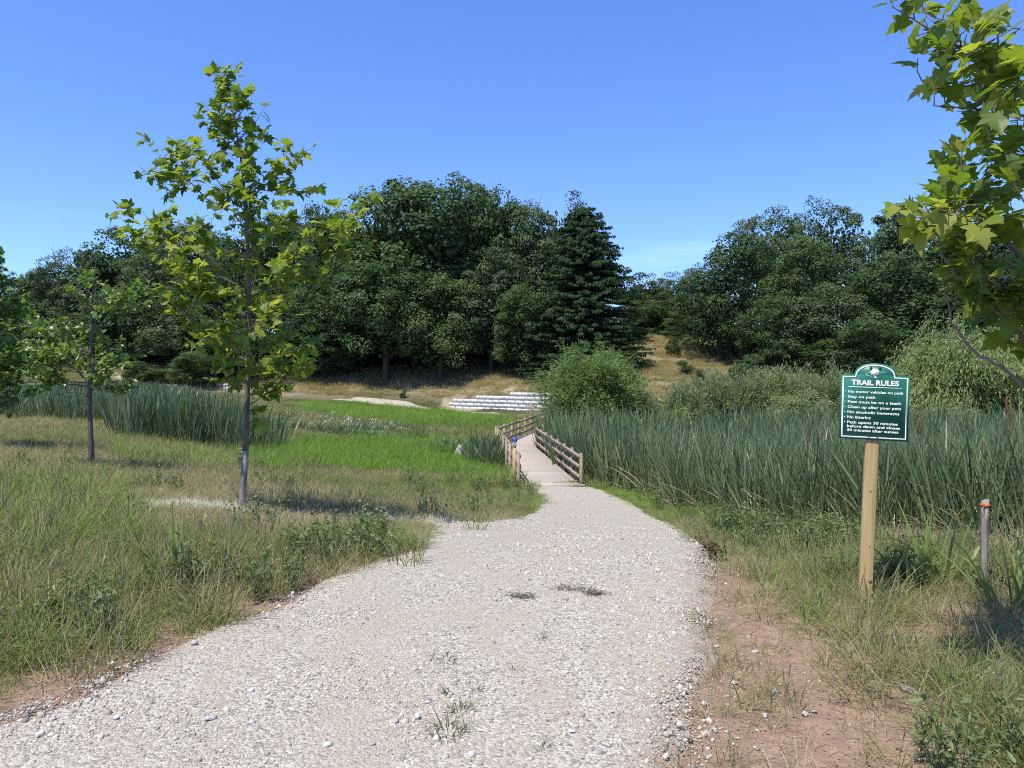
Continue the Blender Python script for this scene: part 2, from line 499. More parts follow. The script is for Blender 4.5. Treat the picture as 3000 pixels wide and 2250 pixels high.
def gravel_mat(name, fine=1.0):
    m, nt, out = new_mat(name)
    N, Lk = nt.nodes.new, nt.links.new
    g = N('ShaderNodeNewGeometry')
    v = N('ShaderNodeTexVoronoi'); v.inputs['Scale'].default_value = 62 * fine; v.inputs['Randomness'].default_value = 1
    Lk(g.outputs['Position'], v.inputs['Vector'])
    v2 = N('ShaderNodeTexVoronoi'); v2.inputs['Scale'].default_value = 140 * fine
    Lk(g.outputs['Position'], v2.inputs['Vector'])
    sepc = N('ShaderNodeSeparateColor'); Lk(v.outputs['Color'], sepc.inputs[0])
    r = ramp(nt, [(0, (.18, .16, .138)), (.25, (.315, .287, .238)), (.7, (.425, .392, .33)), (1, (.525, .49, .42))])
    Lk(sepc.outputs[0], r.inputs[0])
    # sandy fines showing in patches
    n = N('ShaderNodeTexNoise'); n.inputs['Scale'].default_value = 1.5; n.inputs['Detail'].default_value = 7; n.inputs['Roughness'].default_value = .65
    mpn = N('ShaderNodeMapping'); mpn.inputs['Scale'].default_value = (1.25, .5, 1)
    Lk(g.outputs['Position'], mpn.inputs['Vector']); Lk(mpn.outputs[0], n.inputs['Vector'])
    r2 = ramp(nt, [(.42, (0, 0, 0)), (.60, (1, 1, 1))]); Lk(n.outputs['Fac'], r2.inputs[0])
    n3 = N('ShaderNodeTexNoise'); n3.inputs['Scale'].default_value = 60; n3.inputs['Detail'].default_value = 6
    Lk(g.outputs['Position'], n3.inputs['Vector'])
    r3 = ramp(nt, [(.3, (.315, .268, .208)), (.7, (.43, .378, .305))]); Lk(n3.outputs['Fac'], r3.inputs[0])
    f = N('ShaderNodeMath'); f.operation = 'MULTIPLY'; f.inputs[1].default_value = .85; Lk(r2.outputs[0], f.inputs[0])
    mx = N('ShaderNodeMixRGB'); Lk(f.outputs[0], mx.inputs[0]); Lk(r.outputs[0], mx.inputs[1]); Lk(r3.outputs[0], mx.inputs[2])
    ea = N('ShaderNodeAttribute'); ea.attribute_name = 'tint'
    n4 = N('ShaderNodeTexNoise'); n4.inputs['Scale'].default_value = 7; n4.inputs['Detail'].default_value = 8; n4.inputs['Roughness'].default_value = .7
    Lk(g.outputs['Position'], n4.inputs['Vector'])
    sm = N('ShaderNodeMath'); sm.operation = 'MULTIPLY_ADD'; sm.inputs[1].default_value = 1.6; Lk(n4.outputs['Fac'], sm.inputs[0]); Lk(ea.outputs['Fac'], sm.inputs[2])
    r5 = ramp(nt, [(.0, (0, 0, 0)), (1.0, (1, 1, 1))]); r5.color_ramp.elements[0].position = .55; r5.color_ramp.elements[1].position = .95
    m5 = N('ShaderNodeMath'); m5.operation = 'MULTIPLY'; m5.inputs[1].default_value = .5; Lk(sm.outputs[0], m5.inputs[0]); Lk(m5.outputs[0], r5.inputs[0])
    r6 = ramp(nt, [(.3, (.225, .155, .11)), (.7, (.31, .228, .17))]); Lk(n3.outputs['Fac'], r6.inputs[0])
    mx2 = N('ShaderNodeMixRGB'); Lk(r5.outputs[0], mx2.inputs[0]); Lk(mx.outputs[0], mx2.inputs[1]); Lk(r6.outputs[0], mx2.inputs[2])
    b = N('ShaderNodeBsdfPrincipled'); b.inputs['Roughness'].default_value = .95; b.inputs['Specular IOR Level'].default_value = .15
    Lk(mx2.outputs[0], b.inputs['Base Color'])
    ad = N('ShaderNodeMath'); ad.operation = 'MULTIPLY_ADD'; ad.inputs[1].default_value = .5
    Lk(v2.outputs['Distance'], ad.inputs[0]); Lk(v.outputs['Distance'], ad.inputs[2])
    bp = N('ShaderNodeBump'); bp.inputs['Strength'].default_value = .8; bp.inputs['Distance'].default_value = .012; bp.invert = True
    Lk(ad.outputs[0], bp.inputs['Height']); Lk(bp.outputs[0], b.inputs['Normal'])
    Lk(b.outputs[0], out.inputs['Surface'])
    return m
M_GRAVEL = gravel_mat('gravel_bed')

def grav_stone_mat():
    m, nt, out = new_mat('gravel_pieces')
    N, Lk = nt.nodes.new, nt.links.new
    a = N('ShaderNodeAttribute'); a.attribute_name = 'tint'; a.attribute_type = 'INSTANCER'
    r = ramp(nt, [(0, (.11, .104, .096)), (.12, (.21, .19, .165)), (.45, (.36, .328, .272)), (.8, (.468, .432, .365)), (.95, (.56, .525, .452)), (1, (.33, .21, .155))])
    Lk(a.outputs['Fac'], r.inputs[0])
    b = N('ShaderNodeBsdfPrincipled'); b.inputs['Roughness'].default_value = .9; b.inputs['Specular IOR Level'].default_value = .2
    Lk(r.outputs[0], b.inputs['Base Color']); Lk(b.outputs[0], out.inputs['Surface'])
    return m
M_PIECES = grav_stone_mat()

# ------------------------------------------------------------------ vegetation zones (outlined on the ground as the photograph shows them)
Z_BRIGHT = [(760, 1312), (1010, 1292), (1290, 1294), (1430, 1330), (1490, 1345), (1530, 1412), (1420, 1420), (1250, 1400), (1000, 1385), (780, 1372), (690, 1340)]
Z_BRIGHT2 = [(870, 1186), (1000, 1183), (1250, 1204), (1480, 1228), (1520, 1250), (1450, 1270), (1250, 1256), (1000, 1232), (860, 1205)]
Z_LUSHL = [(330, 1295), (480, 1285), (690, 1335), (770, 1368), (560, 1372), (400, 1355), (330, 1335)]
Z_SHADEL = [(-200, 1205), (330, 1250), (330, 1310), (-200, 1305)]
Z_LUSHN = [(-300, 1390), (290, 1405), (335, 1500), (325, 1640), (200, 1700), (-300, 1760)]
Z_CATL = [(330, 1262), (370, 1290), (560, 1312), (720, 1338), (800, 1335), (830, 1275), (560, 1235), (340, 1235)]
Z_CATF = [(-400, 1140), (-400, 1215), (0, 1225), (330, 1240), (560, 1240), (830, 1275), (930, 1262), (900, 1205), (700, 1158), (300, 1140)]
Z_CATM = [(1280, 1300), (1480, 1296), (1487, 1346), (1440, 1350), (1330, 1330)]
Z_MIX = [(830, 1225), (1300, 1262), (1300, 1298), (1010, 1298), (800, 1325)]

CATR_D = np.array([8, 10, 11, 12.5, 15, 20, 26, 29, 41, 52, 60])
CATR_X = np.array([30, 8.3, 7.0, 6.2, 5.6, 5.0, 4.0, 2.7, 1.9, 4.2, 6])

def masks(x, y, z):
    wx = (vnoise(x, y, 1.6, 41, 3) - .5) * 90 + (hash2(np.floor(x * 37), np.floor(y * 37), 5) - .5) * 60
    wy = (vnoise(x, y, 1.6, 47, 3) - .5) * 50 + (hash2(np.floor(x * 37), np.floor(y * 37), 6) - .5) * 40
    px, py = proj(x, y, z)
    s = np.clip(11.0 / np.maximum(y, 4), .25, 1.6)
    qx, qy = px + wx * s * 1.6, py + wy * s
    mk = {}
    mk['path'] = path_mask(x, y)
    mk['board'] = board_mask(x, y)
    mk['dirt'] = dirt_mask(x, y) & ~mk['path']
    mk['bright'] = inpoly(qx, qy, Z_BRIGHT)
    mk['bright2'] = inpoly(qx, qy, Z_BRIGHT2)
    mk['lushl'] = inpoly(qx, qy, Z_LUSHL)
    mk['shadel'] = inpoly(qx, qy, Z_SHADEL)
    mk['lushn'] = inpoly(qx, qy, Z_LUSHN)
    mk['catl'] = inpoly(qx, qy, Z_CATL)
    mk['catf'] = inpoly(qx, qy, Z_CATF) & (y > 20)
    mk['catm'] = inpoly(qx, qy, Z_CATM)
    mk['mix'] = inpoly(qx, qy, Z_MIX)
    e = (vnoise(x, y, 1.1, 51, 2) - .5) * 1.3
    mk['catr'] = (x > np.interp(y, CATR_D, CATR_X) + e) & (y > 9.5) & (y < 44 + 6 * (vnoise(x, y, 5, 53) - .5) - np.clip(x - 12, 0, 30) * .1)
    mk['gold'] = (y > 99) & (x > -45) & (x < 12) & (z < 1.6 + .025 * (y - 99)) | ((x > 13) & (x < 42) & (y > 66) & (y < 135)) | ((x > -9) & (x < 12) & (y > 92) & (y < 103))
    mk['farpath'] = np.zeros(x.shape, bool)
    c = np.array(FP)
    dd = np.full(x.shape, 99.0)
    for i in range(len(c) - 1):
        a, b = c[i, :2], c[i + 1, :2]
        t = np.clip(((x - a[0]) * (b[0] - a[0]) + (y - a[1]) * (b[1] - a[1])) / ((b - a) ** 2).sum(), 0, 1)
        hw = (c[i, 2] + t * (c[i + 1, 2] - c[i, 2])) / 2
        dd = np.minimum(dd, np.hypot(x - a[0] - t * (b[0] - a[0]), y - a[1] - t * (b[1] - a[1])) - hw)
    mk['farpath'] = dd < .1
    return mk

# ------------------------------------------------------------------ ground sheet
def build_ground():
    def axis(lo, hi, n, k):
        t = np.linspace(-1, 1, n)
        u = np.sinh(k * t) / math.sinh(k)
        return np.where(u < 0, -u * lo, u * hi)
    xs = axis(-900, 900, 321, 8.0)
    ys = np.r_[-40, -25, -15, -9, -6, -4, -3, np.arange(-2, 14, .12), 14 + np.cumsum(np.linspace(.14, 1.2, 120)), 100 + np.linspace(2, 60, 36), 175, 200, 240, 300, 400, 600, 1000, 2000]
    ys = np.unique(ys)
    X, Y = np.meshgrid(xs, ys)
    Z = ground(X, Y)
    nx, ny = len(xs), len(ys)
    mb = MB()
    i = np.arange(ny - 1)[:, None] * nx; j = np.arange(nx - 1)[None]
    q = np.stack([i + j, i + j + 1, i + nx + j + 1, i + nx + j], -1).reshape(-1, 4)
    mb.add(np.c_[X.ravel(), Y.ravel(), Z.ravel()], quads=q)
    o = mb.build('ground', M_SOIL, smooth_=True)
    x, y, z = X.ravel(), Y.ravel(), Z.ravel()
    mk = masks(x, y, z)
    n1 = vnoise(x, y, 2.2, 61, 3)[:, None]
    col = np.array([.145, .115, .072]) * (1 - n1) + np.array([.10, .095, .048]) * n1
    def put(m, c):
        col[m] = np.array(c)
    put((y > 28) & (z < -1.6), (.055, .06, .03))
    put(mk['catr'] | mk['catl'] | mk['catf'] | mk['catm'], (.06, .058, .035))
    put(mk['bright'] | mk['bright2'], (.06, .10, .02))
    put(y > 104, (.075, .058, .042))
    put(mk['gold'], (.28, .235, .16))
    l, r = path_edges(y)
    near = (y < 12) & (x > l - .45) & (x < l + .3)
    put(near, (.255, .178, .128))
    put(mk['dirt'], (.27, .185, .128))
    put((x > r - .5) & (x < r + 2.6) & (y < 8) & (y > -5), (.27, .185, .13))
    put(np.hypot((x - 2.75) / .35, (y - 4.15) / .22) < 1, (.50, .47, .43))
    # pale landscaping cloth and chips round the young sycamore
    ms = np.minimum(np.hypot((x + 4.6) / 1.1, (y - 10.95) / .45), np.hypot((x + .75) / 1.35, (y - 11.55) / .42)) < 1.0 + .5 * (vnoise(x, y, .5, 71, 2) - .5)
    put(ms, (.36, .34, .31))
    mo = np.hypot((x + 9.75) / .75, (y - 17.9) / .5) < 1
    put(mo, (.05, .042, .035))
    a = o.data.attributes.new('soil', 'FLOAT_COLOR', 'POINT')
    a.data.foreach_set('color', np.c_[col, np.ones(len(col))].astype(np.float32).ravel())
    tag(o, kind='structure')
build_ground()

def build_path():
    ys = np.r_[np.arange(-6, 14, .10), np.arange(14, 27.15, .2)]
    nc = 36
    t = np.linspace(0, 1, nc)
    l, r = path_edges(ys)
    e = (vnoise(l, ys, .6, 81, 2) - .5) * .3
    e2 = (vnoise(r, ys, .6, 87, 2) - .5) * .3
    X = (l - .12 + e)[:, None] * (1 - t) + (r + .12 + e2)[:, None] * t
    Y = np.repeat(ys[:, None], nc, 1)
    edge = np.minimum(t, 1 - t)
    Z = ground(X, Y) + .035 - .06 * (1 - smooth(0, .07, edge))[None] + (vnoise(X, Y, .35, 91, 2) - .5) * .012
    # two worn wheel lines
    mb = MB()
    i = np.arange(len(ys) - 1)[:, None] * nc; j = np.arange(nc - 1)[None]
    q = np.stack([i + j, i + j + 1, i + nc + j + 1, i + nc + j], -1).reshape(-1, 4)
    wd = (r - l)[:, None]
    dl, dr = t[None] * wd, (1 - t)[None] * wd
    ed = np.maximum(1 - dl / .28, np.where(Y < 9, 1 - dr / .55, 1 - dr / .22))
    ed = np.clip(ed, -.6, 1.0) * np.where(Y < 11, 1.0, .6)
    mb.add(np.c_[X.ravel(), Y.ravel(), Z.ravel()], quads=q, tint=ed.ravel())
    o = mb.build('gravel_path', M_GRAVEL, smooth_=True)
    tag(o, kind='structure')
    c = np.array(FP)
    tt = np.linspace(0, len(c) - 1, 140)
    cx = np.interp(tt, range(len(c)), c[:, 0]); cy = np.interp(tt, range(len(c)), c[:, 1]); w = np.interp(tt, range(len(c)), c[:, 2])
    d = norm(np.c_[np.gradient(cx), np.gradient(cy)])
    nn = np.c_[-d[:, 1], d[:, 0]]
    s = np.linspace(-.5, .5, 9)
    w2 = w + (vnoise(cx, cy, 1.5, 95) - .5) * .9
    X = cx[:, None] + nn[:, :1] * s * w2[:, None]; Y = cy[:, None] + nn[:, 1:] * s * w2[:, None]
    Z = ground(X, Y) + .12 - .2 * (np.abs(s) > .49)[None]
    mb = MB()
    i = np.arange(len(tt) - 1)[:, None] * 9; j = np.arange(8)[None]
    q = np.stack([i + j, i + j + 1, i + 9 + j + 1, i + 9 + j], -1).reshape(-1, 4)
    mb.add(np.c_[X.ravel(), Y.ravel(), Z.ravel()], quads=q, tint=-1.0)
    tag(mb.build('far_path', M_GRAVEL, smooth_=True), kind='structure')
build_path()

# ------------------------------------------------------------------ retaining walls
def block_mesh(name, L_, seed):
    g = np.random.default_rng(seed)
    nx, nz = 8, 4
    mb = MB()
    xs = np.linspace(-L_ / 2, L_ / 2, nx); zs = np.linspace(-.214, .214, nz)
    X, Z = np.meshgrid(xs, zs)
    Y = np.full(X.shape, -.30)
    inner = np.zeros(X.shape, bool); inner[1:-1, 1:-1] = True
    Y[inner] -= g.uniform(.06, .17, inner.sum())
    back = np.array([[-L_ / 2, .30, -.214], [L_ / 2, .30, -.214], [L_ / 2, .30, .214], [-L_ / 2, .30, .214]])
    i = np.arange(nz - 1)[:, None] * nx; j = np.arange(nx - 1)[None]
    q = np.stack([i + j, i + j + 1, i + nx + j + 1, i + nx + j], -1).reshape(-1, 4)
    n0 = nx * nz
    v = np.r_[np.c_[X.ravel(), Y.ravel(), Z.ravel()], back]
    q2 = [[n0 + 1, n0, n0 + 3, n0 + 2], [(nz - 1) * nx, nz * nx - 1, n0 + 2, n0 + 3], [nx - 1, 0, n0, n0 + 1], [0, (nz - 1) * nx, n0 + 3, n0], [nz * nx - 1, nx - 1, n0 + 1, n0 + 2]]
    mb.add(v, quads=np.r_[q, np.array(q2)])
    return mb.mesh(name, M_BLOCK)

BLK = [block_mesh('stone_block', 1.085, 100 + k) for k in range(5)]
BLK_HALF = block_mesh('stone_block', .48, 120)

def wall(label, A, B, z0, courses, step_x, seed):
    """A,B plan ends; courses: list of start distances along the wall"""
    A, B = np.array(A, float), np.array(B, float)
    d = (B - A); Ln = np.linalg.norm(d); d /= Ln
    ang = math.atan2(d[1], d[0])
    root = empty('retaining_wall', (A[0], A[1], z0), ang)
    tag(root, label, 'wall')
    g = np.random.default_rng(seed)
    for c, s0 in enumerate(courses):
        x = s0
        zc = c * .457 + .2285
        back = c * .05
        # half block starts every other course
        if c % 2 == 1 or True:
            o = inst('stone_block', BLK_HALF, root); o.location = (x + .29, back, zc); x += .58
        while x < Ln - .3:
            o = inst('stone_block', BLK[int(g.integers(5))], root)
            o.location = (x + .5875, back + g.uniform(-.012, .012), zc)
            if g.random() < .5:
                o.rotation_euler = (0, 0, 0)
            x += 1.175
    return root

wall('long stepped retaining wall of pale rough stone blocks behind the boardwalk', (-7.6, 95.1), (7.6, 82.2), -2.62, [-.6, 0.0, .62, 4.4, 9.7], 1, 5)
wall('short pale stone block wall half hidden by bushes at the far left path', (-45.4, 103.2), (-42.6, 102.2), .55, [0, .4, 1.2], 1, 6)
wall('little broken pale stone wall end beside the far path behind the sycamore', (-38.8, 100.4), (-37.0, 99.4), -.35, [0, .6], 1, 7)

# ------------------------------------------------------------------ boardwalk
def build_boardwalk():
    root = empty('boardwalk', (1.3, 27, DECKZ))
    off = np.array([1.3, 27, DECKZ])
    tag(root, 'zigzag wooden plank boardwalk with three-rail timber railings crossing the wetland', 'boardwalk')
    g = np.random.default_rng(11)
    pw = .14
    # planks
    unit = MB()
    x0, y0, z0 = .5, pw / 2 - .004, .019
    unit.box((0, 0, -.019), (1, pw - .009, .038))
    um = unit.mesh('plank', M_DECK)
    y = 27.0 + pw / 2
    rest = MB()
    k = 0
    while y < 75:
        l, r = float(np.interp(y, BL_Y, BL_X)), float(np.interp(y, BR_Y, BR_X))
        cx, w = (l + r) / 2, r - l + g.uniform(-.01, .02)
        dz = g.uniform(-.004, .004)
        if k < 235:
            o = inst('plank', um, root)
            o.location = (cx - off[0], y - off[1], dz)
            o.scale = (w, 1, 1)
            o.rotation_euler = (0, 0, g.normal(0, .002))
        else:
            rest.box((cx - off[0], y - off[1], dz - .019), (w, pw - .009, .038))
        y += pw
        k += 1
    o = rest.build('far_planks', M_DECK, root); tag(o, kind='stuff')
    # lifted loose board at the near end
    b = MB(); b.box((0, 0, 0), (1.1, .13, .036))
    o = b.build('plank', M_RAIL, root); o.location = (2.0 - 1.3, .45, .022); o.rotation_euler = (.05, -.02, .16)
    # concrete landing lip
    b = MB(); b.box((1.3 - off[0], 26.86 - off[1], -.03), (2.5, .26, .05)); b.build('landing_board', M_DECK, root)
    # side beams and legs
    for YY, XX, sg in ((BL_Y, BL_X, -1), (BR_Y, BR_X, 1)):
        for a in range(len(YY) - 1):
            b = MB()
            b.bar((XX[a] - off[0], YY[a] - off[1], -.18), (XX[a + 1] - off[0], YY[a + 1] - off[1], -.18), .05, .26)
            b.build('side_beam', M_RAIL, root)
            Ln = math.hypot(XX[a + 1] - XX[a], YY[a + 1] - YY[a])
            rail = empty('railing', (XX[a] - off[0], YY[a] - off[1], 0)); rail.parent = root
            d = np.array([XX[a + 1] - XX[a], YY[a + 1] - YY[a], 0]) / Ln
            side = np.array([d[1], -d[0], 0]) * (-sg)          # towards the deck
            n = max(2, int(round(Ln / 2.1)))
            for i in range(n + 1):
                if i == 0 and a > 0:
                    pass
                p = d * (Ln * i / n)
                if i == n and a < len(YY) - 2:
                    p = p - d * .12
                if i == 0 and a > 0:
                    p = p + d * .12
                hgt = 1.06 + g.uniform(-.015, .02)
                b = MB()
                c = p - side * .055
                zb = -1.0
                rz = math.atan2(d[1], d[0])
                R = [[math.cos(rz), -math.sin(rz), 0], [math.sin(rz), math.cos(rz), 0], [0, 0, 1]]
                b.box((c[0], c[1], (hgt + zb) / 2), (.10, .10, hgt - zb), R)
                b.box((c[0], c[1], hgt + .008), (.088, .088, .016), R)
                b.build('post', M_RAIL, rail)
            seg = 3 if Ln > 8 else 1
            for zr in (.24, .60, .965):
                for s_ in range(seg):
                    t0, t1 = Ln * s_ / seg, Ln * (s_ + 1) / seg - .006
                    b = MB()
                    p0 = d * t0 + side * .018; p1 = d * t1 + side * .018
                    j = g.uniform(-.008, .008)
                    b.bar((p0[0], p0[1], zr + j), (p1[0], p1[1], zr + j + g.uniform(-.006, .006)), .038, .14)
                    b.build('rail', M_RAIL, rail)
    return root
build_boardwalk()

# ------------------------------------------------------------------ trail rules sign
def text_mesh(txt, size, bold=0.0, name='lettering'):
    cu = bpy.data.curves.new(name, 'FONT')
    cu.body = txt
    cu.size = size
    cu.offset = bold
    cu.extrude = .0004
    cu.resolution_u = 3
    o = bpy.data.objects.new(name, cu)
    COL.objects.link(o)
    dg = bpy.context.evaluated_depsgraph_get()
    dg.update()
    me = bpy.data.meshes.new_from_object(o.evaluated_get(dg))
    COL.objects.unlink(o)
    bpy.data.objects.remove(o)
    me.name = name
    return me

def fit_text(root, txt, x, z, width=None, height=None, size=.03, bold=0, mat=None, center=False, y=-.0052, spacing=1.0):
    me = text_mesh(txt, size, bold)
    co = np.empty(len(me.vertices) * 3, np.float32); me.vertices.foreach_get('co', co); co = co.reshape(-1, 3)
    w = co[:, 0].max() - co[:, 0].min()
    sx = (width / w) if width else 1.0
    co[:, 0] = (co[:, 0] - co[:, 0].min()) * sx
    if center:
        co[:, 0] -= co[:, 0].max() / 2
    me.vertices.foreach_set('co', co.ravel())
    me.materials.clear(); me.materials.append(mat)
    o = inst('lettering', me, root)
    o.rotation_euler = (math.pi / 2, 0, 0)
    o.location = (x, y, z)
    return o

def prism(mb, outline, y0, y1):
    """outline in (x, z), closed, counter-clockwise seen from -Y; fan from the centre"""
    P = np.array(outline); n = len(P)
    c = P.mean(0)
    f = np.c_[P[:, 0], np.full(n, y0), P[:, 1]]; b = np.c_[P[:, 0], np.full(n, y1), P[:, 1]]
    v = np.r_[f, b, [[c[0], y0, c[1]]], [[c[0], y1, c[1]]]]
    t = [[i, (i + 1) % n, 2 * n] for i in range(n)] + [[n + (i + 1) % n, n + i, 2 * n + 1] for i in range(n)]
    q = [[i, n + i, n + (i + 1) % n, (i + 1) % n] for i in range(n)]
    mb.add(v, t, q)

def ring(mb, out, inn, y0, y1):
    n = len(out)
    v = np.r_[np.c_[np.array(out)[:, 0], np.full(n, y0), np.array(out)[:, 1]], np.c_[np.array(inn)[:, 0], np.full(n, y0), np.array(inn)[:, 1]],
              np.c_[np.array(out)[:, 0], np.full(n, y1), np.array(out)[:, 1]], np.c_[np.array(inn)[:, 0], np.full(n, y1), np.array(inn)[:, 1]]]
    q = []
    for i in range(n):
        j = (i + 1) % n
        q += [[i, j, n + j, n + i], [2 * n + i, 2 * n + j, j, i], [n + i, n + j, 3 * n + j, 3 * n + i]]
    mb.add(v, quads=q)

def sign_outline(i):
    hw, hb, rx, rz = .2285, .47, .141, .088
    P = [(-hw + i, i), (hw - i, i), (hw - i, hb - i)]
    a = np.linspace(0, math.pi, 25)
    for t in a:
        P.append(((rx - i * .75) * math.cos(t), hb - i + (rz) * math.sin(t) ** .85))
    P.append((-hw + i, hb - i))
    return P

def build_sign():
    base = np.array([2.575, 5.62, 0.0]); base[2] = G(2.575, 5.62) - .02
    root = empty('trail_sign', tuple(base))
    tag(root, 'green and white arched trail rules sign on a leaning square timber post', 'sign')
    root.rotation_euler = (math.radians(-2.2), math.radians(2.7), math.radians(-17))
    post_top = 1.13
    mb = MB()
    # square post with softened corners
    h = .0445; c = .006
    oc = [(-h + c, -h), (h - c, -h), (h, -h + c), (h, h - c), (h - c, h), (-h + c, h), (-h, h - c), (-h, -h + c)]
    zs = [-.35, .3, .7, 1.2, 1.71]
    v = np.array([[x, y, z] for z in zs for x, y in oc])
    q = [[k * 8 + i, k * 8 + (i + 1) % 8, (k + 1) * 8 + (i + 1) % 8, (k + 1) * 8 + i] for k in range(4) for i in range(8)]
    mb.add(v, quads=q)
    mb.add(np.array([[x, y, 1.71] for x, y in oc] + [[0, 0, 1.71]]), tris=[[i, (i + 1) % 8, 8] for i in range(8)])
    post = mb.build('post', M_POST, root)
    for kx, kz, kr in ((.002, .83, .006), (.012, .43, .005), (-.028, .19, .005), (.026, .18, .012)):
        m2 = MB(); an = np.linspace(0, 2 * math.pi, 11)[:-1]
        prism(m2, [(kx + kr * math.cos(t), kz + kr * 1.2 * math.sin(t)) for t in an], -h - .0012, -h + .002)
        m2.build('knot', M_OAKBARK, post)
    zb = post_top + .075
    bd = empty('sign_board', (0, -h - .009, zb)); bd.parent = root
    bd.rotation_euler = (0, math.radians(-.6), math.radians(-1.5))
    mb = MB(); prism(mb, sign_outline(0), -.004, .005)
    panel = mb.build('panel', M_SIGN, bd)
    mb = MB(); ring(mb, sign_outline(.011), sign_outline(.0205), -.0052, -.003)
    mb.build('border', M_WHITE, bd)
    # emblem: a round tree with a sweeping ring
    g = np.random.default_rng(3)
    an = np.linspace(0, 2 * math.pi, 33)[:-1]
    rr = .030 + .0028 * np.sin(an * 7) + .002 * np.sin(an * 11 + 1)
    ec = (-.003, .492)
    mb = MB()
    prism(mb, [(ec[0] + r_ * .95 * math.cos(t), ec[1] + r_ * .92 * math.sin(t)) for r_, t in zip(rr, an)], -.0056, -.004)
    prism(mb, [(-.011, .450), (.004, .4475), (.020, .4555), (.008, .4565), (.002, .466), (-.006, .466), (-.004, .456)], -.0054, -.004)
    a2 = np.linspace(math.pi * .62, math.pi * 1.42, 20)
    o_ = [(-.005 + .060 * math.cos(t), .478 + .017 * math.sin(t)) for t in a2]
    i_ = [(-.005 + .056 * math.cos(t), .478 + .0145 * math.sin(t)) for t in a2]
    for k in range(19):
        mb.add(np.array([[o_[k][0], -.0052, o_[k][1]], [o_[k + 1][0], -.0052, o_[k + 1][1]], [i_[k + 1][0], -.0052, i_[k + 1][1]], [i_[k][0], -.0052, i_[k][1]]]), quads=[[0, 1, 2, 3]])
    mb.box((.045, -.0050, .494), (.042, .0008, .0022))
    mb.build('emblem', M_WHITE, bd)
    mb = MB()
    for ex, ez, es in ((-.012, .503, .004), (-.004, .504, .003), (.008, .488, .004), (.0, .482, .003), (.013, .482, .003)):
        prism(mb, [(ex + es * math.cos(t), ez + es * .8 * math.sin(t)) for t in np.linspace(0, 2 * math.pi, 8)[:-1]], -.0060, -.0050)
    mb.build('emblem_leaves', M_SIGN, bd)
    fit_text(bd, 'TRAIL RULES', 0, .398, width=.315, size=.0505, bold=.0019, mat=M_WHITE, center=True)
    mb = MB(); mb.box((0, -.0047, .381), (.355, .001, .005)); mb.build('rule_line', M_WHITE, bd)
    rows = [('No motor vehicles on path', .338, .365), ('Stay on path', .3005, .183), ('Pets must be on a leash', .263, .353), ('Clean up after your pets', .2255, .355), ('No alcoholic beverages', .188, .345), ('No littering', .1505, .158), ('Path opens 30 minutes', .113, .337), ('before dawn and closes', .0845, .352), ('30 minutes after sunset', .056, .343)]
    for k, (tx, z, w) in enumerate(rows):
        fit_text(bd, tx, -.178, z, width=w, size=.0262, bold=.00055, mat=M_WHITE)
        if k < 7:
            mb = MB(); prism(mb, [(-.196 + .0038 * math.cos(t), z + .0095 + .0038 * math.sin(t)) for t in np.linspace(0, 2 * math.pi, 11)[:-1]], -.0050, -.003)
            mb.build('bullet', M_WHITE, bd)
    for bx, bz in ((-.03, .527), (.03, .527), (-.029, .026), (.027, .026)):
        mb = MB(); an = np.linspace(0, 2 * math.pi, 9)[:-1]
        for r0, y0, r1, y1 in ((.0085, -.004, .0085, -.008), (.0085, -.008, .0055, -.0125)):
            v = np.r_[[[bx + r0 * math.cos(t), y0, bz + r0 * math.sin(t)] for t in an], [[bx + r1 * math.cos(t), y1, bz + r1 * math.sin(t)] for t in an]]
            mb.add(v, quads=[[i, (i + 1) % 8, 8 + (i + 1) % 8, 8 + i] for i in range(8)])
        mb.add(np.r_[[[bx + .0055 * math.cos(t), -.0125, bz + .0055 * math.sin(t)] for t in an], [[bx, -.0135, bz]]], tris=[[i, (i + 1) % 8, 8] for i in range(8)])
        mb.build('bolt', M_BOLT, bd, True)
build_sign()

